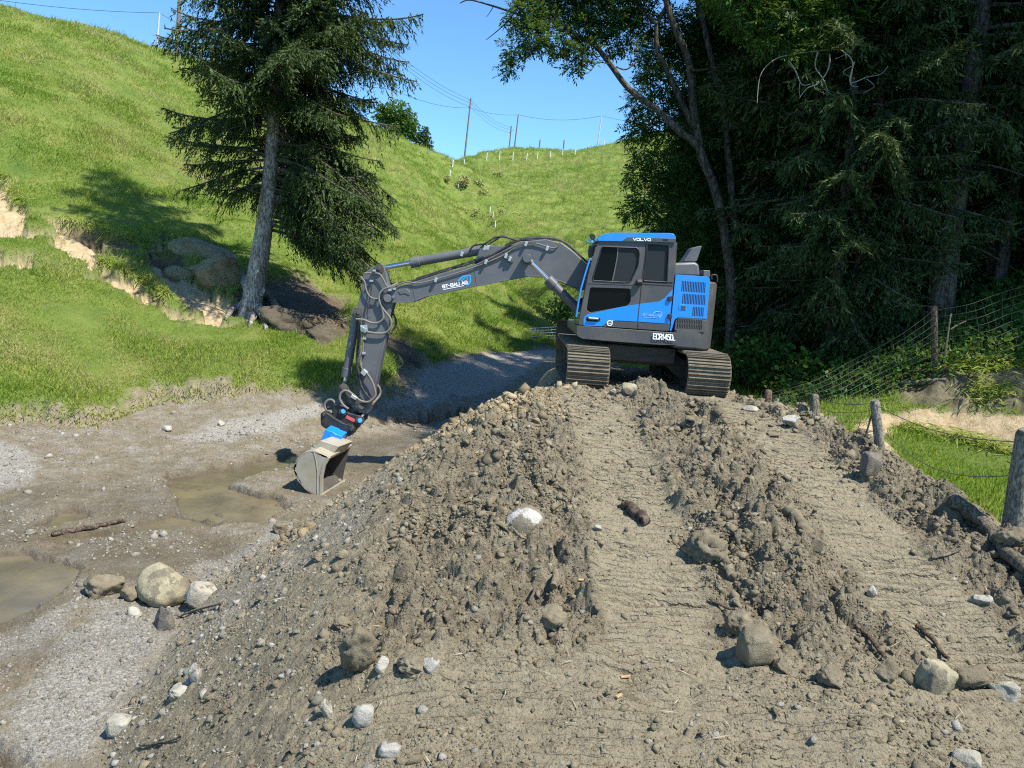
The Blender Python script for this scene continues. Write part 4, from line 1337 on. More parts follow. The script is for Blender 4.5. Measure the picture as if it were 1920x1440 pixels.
M_GRASS = mat_leaf("grass_blades", [(0.10, (0.075, 0.155, 0.018)), (0.34, (0.150, 0.255, 0.030)), (0.58, (0.250, 0.325, 0.055)), (0.80, (0.37, 0.36, 0.12)), (0.97, (0.50, 0.43, 0.22))], 0.35, 0.42)
M_NEEDLE = mat_leaf("spruce_needles", [(0.15, (0.016, 0.033, 0.012)), (0.5, (0.038, 0.068, 0.022)), (0.8, (0.082, 0.120, 0.036)), (1.0, (0.14, 0.165, 0.055))], 1.1, 0.10)
M_ASH = mat_leaf("ash_leaves", [(0.15, (0.016, 0.040, 0.010)), (0.5, (0.032, 0.078, 0.016)), (0.85, (0.062, 0.125, 0.024))], 0.9, 0.25, 0.45)
M_BUSH = mat_leaf("bush_leaves", [(0.15, (0.022, 0.055, 0.012)), (0.5, (0.045, 0.110, 0.020)), (0.85, (0.090, 0.175, 0.030))], 1.2, 0.25, 0.45)

def mat_bark(name, dark, light, scale=5):
    t = NT(name)
    mp = t.node("ShaderNodeMapping")
    mp.inputs['Scale'].default_value = (1, 1, 0.35)
    t.to(t.pos(), mp.inputs['Vector'])
    n = t.noise(scale, 6, 0.7, mp.outputs[0])
    n2 = t.noise(scale * 4, 5, 0.75, mp.outputs[0])
    c = t.mix(t.ramp(n, [(0.36, 0), (0.64, 1)]), dark, light)
    c = t.mix(t.ramp(n2, [(0.42, 0.75), (0.55, 0)]), c, tuple(x * 0.35 for x in dark))
    t.set(Base_Color=c, Roughness=0.9, Specular_IOR_Level=0.15)
    t.bump(n2, 0.9, 0.05)
    return t.m
M_BARK = mat_bark("spruce_bark", (0.20, 0.165, 0.13), (0.50, 0.46, 0.41))
M_BARK2 = mat_bark("forest_bark", (0.075, 0.060, 0.045), (0.20, 0.175, 0.145))
M_BARK3 = mat_bark("ash_bark", (0.060, 0.052, 0.038), (0.17, 0.145, 0.108))
M_TWIG = mat_plain("bare_twig", (0.34, 0.31, 0.26), 0.8, 0, 0.25, 9)

def unit(a):
    return a / np.maximum(np.linalg.norm(a, axis=-1, keepdims=True), 1e-9)

def quads(P, D, S, L, W, mid=0.45):
    """Leaf-shaped rhombs: base P, direction D, side S, length L, width W -> vertices, faces."""
    L, W = np.asarray(L).reshape(-1, 1), np.asarray(W).reshape(-1, 1)
    a = P
    b = P + D * L * mid + S * W * 0.5
    c = P + D * L
    d = P + D * L * mid - S * W * 0.5
    V = np.stack([a, b, c, d], 1).reshape(-1, 3)
    F = np.arange(len(V)).reshape(-1, 4)
    return V, F

def foliage(name, P, D, L, W, mat, parent=None, rnd=None, mid=0.45, seed=0):
    r = np.random.default_rng(seed)
    up = r.normal(size=P.shape) * 0.55 + np.array([0, 0, 1.0])
    S = unit(np.cross(D, up))
    V, F = quads(P, D, S, L, W, mid)
    rnd = r.random(len(P)) if rnd is None else rnd
    if parent is not None:
        V = V - np.array(parent.location)
    me = np_mesh(name, V, F, {'rnd': np.repeat(rnd, 4)})
    return link(name, me, mat, parent)

# ---- grass -------------------------------------------------------------------
def grass_field(name, n, th0, th1, r0, r1, label_kind, seed, blades=5, hs=1.0, keep=None):
    r = np.random.default_rng(seed)
    th = np.radians(r.uniform(th0, th1, n))
    rr = np.exp(r.uniform(math.log(r0), math.log(r1), n))
    x, y = AP[0] + rr * np.sin(th), AP[1] + rr * np.cos(th)
    g = weight('grass', x, y)
    ok = g > r.uniform(0.15, 0.85, n)
    if keep is not None:
        ok &= keep(x, y)
    x, y, rr = x[ok], y[ok], rr[ok]
    z = height(x, y)
    m = len(x)
    patch = fbm(x * 0.6, y * 0.6, 3, 5)
    sc = np.maximum(1.0, rr / 17.0) ** 0.70 * (1 + 0.8 * patch) * hs
    P = np.repeat(np.stack([x, y, z - 0.01], 1), blades, 0)
    sc = np.repeat(sc, blades)
    k = m * blades
    P[:, :2] += r.normal(size=(k, 2)) * 0.05 * sc[:, None]
    az = r.uniform(0, 2 * np.pi, k)
    ln = r.uniform(0.25, 1.1, k)
    D = unit(np.stack([np.cos(az) * ln + 0.25, np.sin(az) * ln - 0.1, np.ones(k)], 1))
    L = (r.uniform(0.03, 0.095, k) + 0.11 * (r.random(k) > 0.965)) * sc
    W = r.uniform(0.008, 0.016, k) * sc
    up = r.normal(size=(k, 3))
    S = unit(np.cross(D, up))
    V, F = quads(P, D, S, L, W, 0.35)
    rnd = np.clip(np.repeat(r.random(m), blades) * 0.6 + r.random(k) * 0.5 + np.repeat(-0.10 + 0.22 * sstep(2, 14, z) + 0.55 * fbm(x * 0.16 + 3, y * 0.16, 3, 9) + 0.42 * fbm(x * 0.9, y * 0.9, 2, 19), blades), 0, 1.2)
    o = link(name, np_mesh(name, V, F, {'rnd': np.repeat(rnd, 4)}), M_GRASS)
    tag(o, kind='stuff')
    return o
grass_field('hillside_grass', 520000, -44, 16, 14, 175, None, 1, 5)
grass_field('meadow_grass', 90000, 16, 48, 6.5, 30, None, 2, 5, 1.15)

def turf_edge(name, pts, n, lo, hi, seed, mat, drop=0.9):
    r = np.random.default_rng(seed)
    Q = np.array([ghit(*p)[:] for p in pts])
    seg = np.linalg.norm(np.diff(Q[:, :2], axis=0), axis=1)
    t = r.random(n) * seg.sum()
    i = np.clip(np.searchsorted(np.cumsum(seg), t), 0, len(seg) - 1)
    f = (t - np.concatenate([[0], np.cumsum(seg)[:-1]])[i]) / seg[i]
    x = Q[i, 0] + (Q[i + 1, 0] - Q[i, 0]) * f + r.normal(size=n) * 0.10
    y = Q[i, 1] + (Q[i + 1, 1] - Q[i, 1]) * f + r.normal(size=n) * 0.12
    z = height(x, y) + r.uniform(0.0, 0.10, n)
    D = unit(np.stack([r.normal(size=n) * 0.5 + 0.25, r.normal(size=n) * 0.3 - 0.7, r.uniform(-drop, 0.35, n)], 1))
    L = r.uniform(lo, hi, n)
    rnd = np.clip(r.uniform(0.35, 1.1, n), 0, 1.2)
    return tag(foliage(name, np.stack([x, y, z], 1), D, L, L * 0.07 + 0.006, mat, None, rnd, 0.35, seed), kind='stuff')
for k, pts in enumerate(([(118, 408), (170, 424), (225, 446), (270, 452), (310, 470), (350, 462)], [(-40, 318), (10, 330), (48, 392)], [(190, 498), (262, 516), (320, 555)])):
    turf_edge('hanging_turf', pts, 750, 0.15, 0.45, 70 + k, M_GRASS)
turf_edge('bank_turf', [(-40, 792), (0, 786), (60, 778), (150, 794), (190, 785), (300, 742), (380, 742), (450, 735)], 1300, 0.06, 0.22, 77, M_GRASS, 0.6)
turf_edge('bank_turf', [(450, 736), (600, 734), (650, 740), (725, 738), (756, 722)], 600, 0.06, 0.18, 78, M_GRASS, 0.5)
turf_edge('bank_turf', [(1690, 800), (1760, 815), (1830, 830), (1900, 850)], 1100, 0.08, 0.22, 79, M_GRASS, 0.4)
turf_edge('bank_turf', [(1780, 690), (1850, 685), (1930, 684)], 900, 0.10, 0.28, 80, M_GRASS, 0.5)
turf_edge('bank_turf', [(1825, 720), (1840, 745), (1870, 735), (1890, 720)], 700, 0.08, 0.22, 81, M_GRASS, 0.5)

# ---- spruces -----------------------------------------------------------------
def bough(P0, az, L, e0, sag, tip, r, dens=1.0, hang=0.7, fine=1.0, t0=0.14):
    """One spruce bough: returns spine points and needle-spray arrays."""
    n = max(6, int(L * 5))
    t = np.linspace(0, 1, n)
    h = np.array([math.cos(az), math.sin(az), 0.0])
    side = np.array([-math.sin(az), math.cos(az), 0.0])
    bend = r.normal() * 0.12
    sp = P0 + np.outer(t * L, h) + np.outer(bend * L * t * t, side)
    sp[:, 2] += L * (e0 * t - sag * t ** 2 + tip * t ** 4)
    Ps, Ds, Ls = [], [], []
    nb = int(L / 0.105 * dens)
    tb = np.sort(r.uniform(t0, 1.0, nb))
    for s_ in (-1, 1):
        for tt in tb:
            if r.random() < 0.12:
                continue
            i = tt * (n - 1)
            a = int(min(i, n - 2))
            p = sp[a] + (sp[a + 1] - sp[a]) * (i - a)
            ax = unit(sp[a + 1] - sp[a])
            ll = (0.20 + 0.26 * L * (1 - tt) ** 0.8 * (0.4 + 0.6 * min(1, tt * 4))) * r.uniform(0.55, 1.15)
            d = unit(ax * 0.62 + side * s_ * 0.78 + np.array([0, 0, -0.10]) + r.normal(size=3) * 0.12)
            m = max(2, int(ll / 0.055 * fine))
            q = np.linspace(0.05, 1, m)
            pts = p + np.outer(q * ll, d)
            pts[:, 2] -= hang * ll * q ** 1.7 * r.uniform(0.5, 1.2)
            dd = np.tile(d, (m, 1)) * 0.75 + r.normal(size=(m, 3)) * 0.45
            dd[:, 2] -= hang * r.uniform(0.2, 1.1, m)
            Ps.append(pts)
            Ds.append(unit(dd))
            Ls.append(r.uniform(0.09, 0.20, m) * (1 if ll > 0.3 else 0.9))
    # tuft at the tip and along the spine
    m = int(L * 10)
    q = r.uniform(max(0.3, t0), 1, m) * (n - 1)
    a = np.minimum(q.astype(int), n - 2)
    Ps.append(sp[a] + (sp[a + 1] - sp[a]) * (q - a)[:, None])
    Ds.append(unit(np.tile(h, (m, 1)) * 0.6 + r.normal(size=(m, 3)) * 0.6))
    Ls.append(r.uniform(0.08, 0.16, m))
    return sp, np.concatenate(Ps), np.concatenate(Ds), np.concatenate(Ls)

def trunk_mesh(mb, path, r0, r1, flare=1.6, n=12):
    P = smooth_path(path, 8)
    m = len(P)
    R = []
    for i in range(m):
        t = i / (m - 1)
        R.append((r0 + (r1 - r0) * t) * (1 + (flare - 1) * max(0, 1 - t * m / 5) ** 2))
    mb.tube(P, R, n)

def spruce_parts(root, path, r0, boughs, seed, mbark, fine=1.0, dens=1.0, bare=(), lscale=1.0, wscale=1.0):
    r = np.random.default_rng(seed)
    mb = MB()
    trunk_mesh(mb, path, r0, 0.03)
    mb.build('trunk', mbark, root, smooth=60)
    mb = MB()
    Ps, Ds, Ls = [], [], []
    for bq in boughs:
        p0, az, L, e0, sag, tip, hang = bq[:7]
        sp, P, D, Ln = bough(np.array(p0), az, L, e0, sag, tip, r, dens, hang, fine, bq[7] if len(bq) > 7 else 0.14)
        mb.tube([Vector(q) for q in sp], [0.018 + 0.012 * L * (1 - i / len(sp)) ** 1.3 * 0.8 for i in range(len(sp))], 5)
        Ps.append(P); Ds.append(D); Ls.append(Ln)
    for pth in bare:
        q = smooth_path(pth, 5)
        mb.tube(q, [0.028 * (1 - 0.8 * i / (len(q) - 1)) for i in range(len(q))], 5)
    mb.build('branches', M_BARK2, root, smooth=60)
    P, D, L = np.concatenate(Ps), np.concatenate(Ds), np.concatenate(Ls) * lscale
    foliage('crown', P, D, L, L * r.uniform(0.20, 0.32, len(L)) * wscale, M_NEEDLE, root, seed=seed + 1, mid=0.3)
    return len(P)

# the big spruce on the left slope, leaning over its undercut roots
TY = 24.0
tb = ghit(466, 586)
TY = tb.y
tp = [at(466, 596, TY), at(476, 545, TY), at(489, 470, TY), at(500, 390, TY), at(509, 300, TY), at(515, 200, TY), at(521, 80, TY), at(527, -60, TY)]
tp[0].z -= 0.2
top = tp[-1] + Vector((0.5, 0.2, 15.5))
path = tp + [tp[-1] + Vector((0.15, 0.1, 5)), tp[-1] + Vector((0.3, 0.15, 10)), top]
mpp = TY / FPX
def on_path(z):
    for a, b in zip(path[:-1], path[1:]):
        if a.z <= z <= b.z:
            return a + (b - a) * ((z - a.z) / (b.z - a.z))
    return path[-1]
r_ = np.random.default_rng(21)
z0 = tp[0].z
bl = []
for k in range(185):
    h = 4.3 + 8.0 * ((k + r_.random()) / 185)
    az = k * 2.399 + r_.normal() * 0.5
    ca = math.cos(az)
    if h < 7.0 and math.sin(az) < -0.55:
        continue
    Lm = np.interp(h, [4, 5.2, 6.5, 8, 10, 12.5], [2.0, 3.0, 3.6, 3.7, 3.2, 3.0] if ca < 0 else [3.2, 3.5, 3.6, 4.2, 4.7, 4.2])
    L = Lm * r_.uniform(0.45, 1.05)
    bl.append((on_path(z0 + h), az, L, r_.uniform(-0.15, 0.26), r_.uniform(0.12, 0.42), 0.16, r_.uniform(0.6, 1.4), 0.12 if h > 6.5 else 0.22))
for k in range(56):
    h = 12.3 + 13.0 * ((k + r_.random()) / 56)
    L = 3.9 * (1 - (h - 12.3) / 14.5) * r_.uniform(0.75, 1.05) + 0.25
    bl.append((on_path(z0 + h), k * 2.399, L, 0.05 + 0.02 * (h - 12), 0.22, 0.12, 0.6))
# low boughs sweeping down on the right
for k in range(44):
    h = 3.0 + 3.4 * r_.random()
    az = 0.12 + r_.uniform(-0.75, 0.85)
    L = r_.uniform(3.0, 4.5)
    bl.append((on_path(z0 + h), az, L, r_.uniform(-0.10, 0.08), r_.uniform(0.34, 0.72) * (1.2 - 0.4 * r_.random()), 0.14, r_.uniform(0.5, 1.0), r_.uniform(0.08, 0.26)))
bare = []
for (a, b, c) in (((505, 348), (420, 342), (365, 330)), ((508, 292), (440, 285), (380, 268)), ((508, 296), (470, 292), (415, 312)), ((500, 352), (540, 360), (560, 372)), ((510, 290), (560, 296), (620, 300)), ((512, 250), (460, 236), (395, 250)), ((498, 365), (450, 352), (400, 348))):
    bare.append([at(*a, TY), at(*b, TY - 0.5), at(*c, TY - 0.8)])
spruce = empty('spruce_tree', tp[0], 'tall spruce with pale leaning trunk on the left slope beside the sandstone boulder', 'tree')
spruce_parts(spruce, path, 0.36, bl, 31, M_BARK, 1.7, 1.5, bare, 1.0, 1.0)
# exposed roots
m = MB()
for pts in ([(470, 560), (452, 578), (438, 582), (425, 600)], [(476, 570), (478, 592), (470, 612)], [(468, 540), (452, 520), (425, 500), (395, 488)], [(485, 545), (505, 560), (525, 585), (540, 610)], [(480, 575), (495, 596), (500, 620)]):
    P = []
    for p in pts:
        g = ghit(*p)
        P.append(g + Vector((0, -0.05, 0.05)))
    P[0] = at(*pts[0], TY - 0.15)
    q = smooth_path(P, 5)
    m.tube(q, [0.21 * (1 - 0.75 * i / (len(q) - 1)) for i in range(len(q))], 7)
m.build('roots', M_BARK, spruce, smooth=60)

# forest spruces: a few prototypes, then copies
def proto_spruce(name, H, R, crown0, nb, seed, r0, fine, x=0, y=0, z=0, fullness=1.0, inner=0.3):
    r = np.random.default_rng(seed)
    root = empty(name, (x, y, z))
    base_ = Vector((x, y, z - 0.3))
    pth = [base_ + Vector((0.03 * k * r.normal(), 0.03 * k * r.normal(), H * k / 6 + (0.3 if k else 0))) for k in range(7)]
    def onp(h):
        f = h / H * 6
        i = min(int(f), 5)
        return pth[i] + (pth[i + 1] - pth[i]) * (f - i)
    bl = []
    for k in range(nb):
        h = crown0 + (H - crown0 - 0.4) * ((k + r.random()) / nb) ** 1.05
        f = (h - crown0) / (H - crown0)
        L = R * (0.45 + 0.55 * min(1, f * 5)) * (1 - f) ** 0.75 * r.uniform(0.7, 1.08) + 0.25
        bl.append((onp(h), k * 2.399 + r.normal() * 0.3, L, r.uniform(-0.08, 0.12) + 0.25 * f, r.uniform(0.2, 0.42), 0.14, r.uniform(0.5, 1.2)))
    for k in range(int(nb * inner)):
        h = crown0 * 0.8 + (H - crown0) * 0.7 * r.random()
        bl.append((onp(h), r.uniform(0, 6.28), r.uniform(0.7, 1.7), r.uniform(-0.1, 0.2), 0.4, 0.1, r.uniform(0.6, 1.3)))
    bare = []
    for k in range(10):
        h = crown0 * r.uniform(0.45, 1.05)
        a = r.uniform(0, 6.28)
        p = onp(h)
        bare.append([p, p + Vector((math.cos(a) * 0.7, math.sin(a) * 0.7, -0.15)), p + Vector((math.cos(a) * 1.5, math.sin(a) * 1.5, -0.5))])
    spruce_parts(root, pth, r0, bl, seed, M_BARK2, fine, fullness * 1.55, bare, 1.0, 1.05)
    return root

def copy_tree(src, loc, rz, sc, label, group, cat='tree'):
    c = src.copy()
    COL.objects.link(c)
    c.location = loc
    c.rotation_euler = (0, 0, rz)
    c.scale = (sc, sc, sc)
    tag(c, label, cat, group)
    for ch in src.children:
        d = ch.copy()
        COL.objects.link(d)
        d.parent = c
        for g in ch.children:
            e = g.copy()
            COL.objects.link(e)
            e.parent = d
    return c

def gp(x, y):
    return Vector((x, y, gz(x, y)))

g1 = gp(*ghit(1600, 655).xy)
P_A = proto_spruce('spruce_tree', 21, 3.5, 0.8, 165, 101, 0.12, 1.5, 6.6, 16.0, gz(6.6, 16.0), 1.0, 1.1)
tag(P_A, 'dense drooping spruce at the front edge of the dark forest right of the digger', 'tree', 'forest spruces')
q = ghit(1757, 618)
P_B = proto_spruce('spruce_tree', 24, 3.4, 3.6, 96, 202, 0.21, 1.4, q.x, q.y, q.z)
tag(P_B, 'spruce with thick pale bare lower trunk behind the wire fence', 'tree', 'forest spruces')
P_C = proto_spruce('spruce_tree', 22, 3.0, 2.6, 92, 303, 0.12, 1.4, 10.6, 17.2, gz(10.6, 17.2))
tag(P_C, 'slimmer spruce just right of the thick pale trunk, bare below', 'tree', 'forest spruces')

FRONT = [
    (P_A, 1440, 700, 17.2, 3.3, 0.85, 'shorter spruce filling the gap behind the ash stems'),
    (P_A, 1585, 690, 15.0, 1.2, 0.72, 'young drooping spruce in front of the middle of the forest'),
    (P_A, 1690, 640, 17.3, 2.1, 0.95, 'spruce with a dark trunk left of the thick pale trunk'),
    (P_C, 1868, 560, 16.3, 0.7, 1.05, 'grey trunked spruce at the far right of the forest edge'),
    (P_B, 1612, 660, 18.5, 4.0, 0.9, 'spruce with trunk half hidden by bushes left of the pale trunk'),
    (P_A, 1480, 690, 19.5, 5.2, 1.0, 'spruce closing the forest edge just right of the ash stems'),
    (P_C, 1960, 560, 15.2, 1.9, 0.95, 'spruce reaching in from the right edge of the view'),
]
for src, px, py, Y, rz, sc, lab in FRONT:
    p = at(px, py, Y)
    copy_tree(src, gp(p.x, Y), rz, sc, lab, 'forest spruces')
BACK = [(7.2, 21.5), (8.3, 20.6), (11.5, 20.8), (14.3, 20.0), (8.2, 25.5), (9.8, 25.0), (13.0, 24.6), (16.4, 24), (17.5, 19.2), (8.5, 30.5), (12, 30), (15.5, 29), (19.5, 28), (20.5, 22.5), (10.5, 36), (15, 35), (13, 16.9), (6.4, 19.0), (8.2, 18.2), (10.2, 19.2), (12.4, 18.6), (7.0, 23.6), (8.6, 23.2), (9.6, 22.6), (15.2, 17.8), (20, 34), (24, 30), (8.6, 37), (9.6, 41), (10.4, 45), (11.5, 49)]
for k, (x, y) in enumerate(BACK):
    copy_tree((P_A, P_A, P_C, P_A)[k % 4], gp(x, y), k * 1.7, (0.6 if (x < 8.8 and 20 < y < 30) else 0.9 + 0.13 * ((k * 7) % 5) / 4), 'dark spruce deep in the forest behind the front trunks', 'spruces deep in the forest')
# unseen spruces added right of the picture, to shade the forest in view
for k, (x, y) in enumerate([(13.6, 11.6), (16.6, 10.2), (15.6, 13.6), (19.5, 12.2), (17.8, 7.4), (20.5, 16), (18.4, 17.2)]):
    copy_tree((P_A, P_B)[k % 2], gp(x, y), k * 2.3 + 1, 1.1, 'unseen spruce added past the right edge to shade the forest', 'added shade spruces past the right edge')
for k, (x, y, sc) in enumerate(((13.4, 12.6, 1.35), (16.2, 9.8, 1.5), (11.9, 14.8, 1.2), (14.6, 15.4, 1.4), (19.0, 14.4, 1.5))):
    copy_tree(P_B, gp(x, y), k * 1.9 + 0.4, sc, 'unseen spruce added past the right edge to shade the forest', 'added shade spruces past the right edge')

# ---- broadleaf crowns ----------------------------------------------------------
def leaf_cloud(centers, radii, n, r, size=1.0, compound=True, flat=0.75):
    """n leaves spread in clumps: P, D, L arrays. compound = pinnate leaves with nine leaflets."""
    C, R = np.asarray(centers, float), np.asarray(radii, float)
    w = R ** 2
    i = r.choice(len(C), n, p=w / w.sum())
    u = unit(r.normal(size=(n, 3)))
    rad = r.random(n) ** 0.42
    P = C[i] + u * (R[i] * rad)[:, None] * np.array([1, 1, flat])
    D = unit(u * 0.5 + r.normal(size=(n, 3)) * 0.55 + np.array([0, -0.1, -0.35]))
    if not compound:
        return P, D, r.uniform(0.07, 0.13, n) * size
    up = unit(r.normal(size=(n, 3)) * 0.4 + np.array([0, 0, 1]))
    S = unit(np.cross(D, up))
    Ps, Ds, Ls = [], [], []
    ln = r.uniform(0.16, 0.27, n) * size
    for k, tt in enumerate((0.25, 0.45, 0.65, 0.85)):
        for s_ in (-1, 1):
            Ps.append(P + D * (ln * tt)[:, None])
            Ds.append(unit(D * 0.55 + S * s_ + r.normal(size=(n, 3)) * 0.12 + np.array([0, 0, -0.12])))
            Ls.append(ln * 0.40)
    Ps.append(P + D * (ln * 0.95)[:, None]); Ds.append(D); Ls.append(ln * 0.45)
    return np.concatenate(Ps), np.concatenate(Ds), np.concatenate(Ls)

AY = 16.6
def stem(mb, pts, r0, r1, Y=AY, n=9):
    P = [at(p[0], p[1], Y + (p[2] if len(p) > 2 else 0)) for p in pts]
    q = smooth_path(P, 6)
    mb.tube(q, [r0 + (r1 - r0) * i / (len(q) - 1) for i in range(len(q))], n)
ag = gp(at(1372, 640, AY).x, AY)
ash = empty('ash_tree', ag, 'many stemmed ash leaning over the digger at the left edge of the forest', 'tree')
mb = MB()
gl = proj(ag)
stem(mb, [(gl[0], gl[1] + 12), (1372, 560), (1360, 445), (1338, 347), (1316, 295), (1301, 208), (1291, 115), (1262, 45), (1245, -20), (1230, -160)], 0.125, 0.05)
stem(mb, [(1330, 330), (1308, 274), (1270, 243), (1235, 208), (1180, 167), (1145, 122), (1117, 87), (1082, 66), (1041, 33), (1022, -10), (1000, -80)], 0.085, 0.025, AY - 0.2)
stem(mb, [(1300, 240, .1), (1280, 195), (1249, 128), (1233, 94), (1232, 45), (1250, 10), (1265, -60)], 0.07, 0.04, AY + 0.1)
stem(mb, [(1232, 45), (1205, 22), (1180, -10)], 0.045, 0.02)
stem(mb, [(1378, 430), (1366, 300), (1357, 198), (1339, 132), (1318, 42), (1306, -10), (1290, -150)], 0.085, 0.04, AY + 0.3)
stem(mb, [(1085, 68), (1041, 38), (1000, 34), (964, 24), (920, 10), (881, 0), (862, 6)], 0.035, 0.010, AY - 0.4, 6)
stem(mb, [(964, 24), (950, 42), (930, 60), (911, 75)], 0.018, 0.007, AY - 0.4, 5)
stem(mb, [(925, 12), (918, 24), (912, 32)], 0.010, 0.005, AY - 0.4, 5)
stem(mb, [(1155, 125), (1175, 130), (1200, 108), (1180, 95)], 0.02, 0.008, AY - 0.3, 5)
stem(mb, [(1145, 120), (1120, 118), (1105, 135), (1090, 140)], 0.012, 0.005, AY - 0.3, 5)
stem(mb, [(1292, 130), (1310, 132), (1335, 128), (1345, 126)], 0.03, 0.012, AY - 0.2, 6)
mb.build('trunk', M_BARK3, ash, smooth=60)
ra = np.random.default_rng(55)
cs, rs_ = [], []
def blob(px, py, dY, rad):
    p = at(px, py, AY + dY)
    cs.append(p[:])
    rs_.append(rad)
for q in ((985, 30, -.5, .36), (1010, 8, -.2, .45), (1060, 10, .2, .45), (965, 95, -.6, .26), (1000, 70, -.6, .34), (1040, 75, -.4, .34), (1075, 112, -.4, .24), (1090, 55, 0, .42),
          (1130, 30, 0, .50), (1160, 75, .2, .36), (955, 125, -.6, .13), (1095, 95, -.3, .25), (1180, 15, .3, .45), (1110, -60, 0, .9), (1000, -60, 0, .8), (1200, -80, 0, 1.0)):
    blob(*q)
for q in ((1195, 20, .6, .35), (1225, 95, .7, .35), (1260, 50, .9, .5), (1310, 110, .9, .5), (1250, 200, .8, .4), (1300, 180, 1., .5), (1215, 130, .5, .3), (1330, 70, 1., .5), (1210, 230, .4, .3), (1240, 330, .5, .4), (1205, 60, .6, .22), (1235, 150, .4, .36), (1200, 190, .3, .28), (1195, 245, .3, .30), (1215, 290, .2, .38), (1190, 330, .2, .25), (1210, 375, .1, .34), (1185, 395, .0, .20), (1240, 420, .2, .42),
          (1270, 350, .6, .55), (1290, 420, .5, .55), (1280, 90, .9, .55), (1260, 250, .6, .40), (1340, 30, .8, .6), (1330, 240, .9, .55), (1400, 300, .7, .6), (1400, 150, .9, .6), (1340, 380, .8, .55), (1310, 480, .9, .5),
          (1380, 480, .9, .6), (1420, 420, .8, .6), (1390, 560, 1., .6), (1440, 560, .9, .5), (1400, 640, 1.2, .5), (1330, 290, 1.2, .5), (1310, 340, 1.2, .5), (1285, 300, 1.0, .4), (1350, 330, 1.5, .6), (1300, 560, 2.5, .6), (1350, 620, 2.5, .6)):
    blob(*q)
P, D, L = leaf_cloud(cs, rs_, 15500, ra, 1.0)
foliage('crown', P, D, L, L * 0.36, M_ASH, ash, seed=3)

# second ash: lit fronds hanging in at the top right, with bleached bare twigs
fp = gp(at(1560, 600, 15.0).x, 14.9)
frond = empty('ash_tree', fp, 'ash with bright green fronds and bleached bare twigs at top of forest', 'tree')
mb = MB()
fz = proj(fp)
stem(mb, [(fz[0], fz[1] + 10), (1580, 400), (1600, 200), (1590, 60), (1570, -60), (1560, -200)], 0.10, 0.04, 14.9)
stem(mb, [(1592, 80), (1560, 70), (1520, 60), (1480, 20)], 0.03, 0.012, 14.6)
mb.build('trunk', M_BARK2, frond, smooth=60)
mb = MB()
for pts in ([(1600, 58), (1580, 80), (1545, 95), (1490, 102), (1450, 115), (1428, 145), (1415, 192)], [(1535, 100), (1530, 125), (1540, 150), (1552, 172)], [(1558, 100), (1555, 130), (1535, 152), (1512, 165), (1503, 178)],
            [(1570, 88), (1592, 105), (1601, 122), (1595, 160), (1608, 165)], [(1601, 120), (1598, 150), (1625, 148), (1650, 140), (1666, 124)], [(1600, 60), (1602, 85), (1596, 100)], [(1480, 110), (1485, 135), (1500, 155), (1520, 160)]):
    stem(mb, [(a + ra.normal() * 2.5, b + ra.normal() * 2.5) for a, b in pts], 0.014, 0.005, 14.2, 6)
    a, b = pts[len(pts) // 2]
    stem(mb, [(a, b), (a + ra.normal() * 12, b + 14), (a + ra.normal() * 20, b + 26)], 0.006, 0.003, 14.2, 5)
tw = mb
mb.build('bare_twigs', M_TWIG, frond, smooth=60)
cs, rs_ = [], []
def blob2(px, py, Y, rad):
    cs.append(at(px, py, Y)[:]); rs_.append(rad)
for q in ((1400, 20, 14.6, .45), (1450, 50, 14.4, .42), (1500, 30, 14.5, .5), (1540, 70, 14.4, .36), (1490, 90, 14.3, .25), (1580, 30, 14.6, .42), (1430, 75, 14.4, .2), (1470, -50, 14.6, .8), (1590, -60, 14.6, .8), (1380, -40, 14.8, .7), (1650, 10, 14.8, .35)):
    blob2(*q)
P, D, L = leaf_cloud(cs, rs_, 2600, ra, 1.15)
foliage('crown', P, D, L, L * 0.30, M_BUSH, frond, seed=5)

# bushes under the forest edge
def bush(name, spots, n, label, mat, size, group=None, cat='bush', seed=0, stems=4):
    r = np.random.default_rng(seed)
    c = np.array([s[:3] for s in spots]); rr = np.array([s[3] for s in spots])
    cx, cy = c[:, 0].mean(), c[:, 1].mean()
    root = empty(name, gp(cx, cy), label, cat, group)
    mb = MB()
    for k in range(len(spots)):
        b = Vector((cx + r.normal() * 0.1, cy + r.normal() * 0.1, root.location.z - 0.05))
        e = Vector(c[k])
        mb.tube(smooth_path([b, (b + e) / 2 + Vector((0, 0, 0.15)), e], 4), [0.022] + [0.012] * 7 + [0.006], 5)
    mb.build('stems', M_BARK2, root)
    P, D, L = leaf_cloud(c, rr, n, r, size, False, 0.7)
    foliage('leaves', P, D, L, L * 0.75, mat, root, seed=seed + 1)
    return root
def spots_px(lst):
    return [tuple(at(px, py, Y)) + (rad,) for px, py, Y, rad in lst]
bush('bush', spots_px([(1400, 660, 15.2, .45), (1445, 650, 15.1, .4), (1370, 690, 15.4, .35), (1430, 700, 15, .35)]), 900, 'dark leafy bush right beside the digger tracks', M_BUSH, 1.1, 'forest edge bushes', seed=1)
bush('bush', spots_px([(1500, 680, 14.4, .42), (1545, 690, 14.3, .40), (1470, 705, 14.4, .3), (1580, 670, 14.5, .3)]), 900, 'broad maple leaved bush in the middle of the forest foot', M_BUSH, 1.25, 'forest edge bushes', seed=2)
bush('bush', spots_px([(1650, 560, 15.2, .36), (1690, 540, 15.1, .34), (1660, 610, 15, .34), (1630, 640, 15, .3), (1700, 600, 15, .25)]), 900, 'light green bush climbing left of the thick pale trunk', M_BUSH, 1.0, 'forest edge bushes', seed=3)
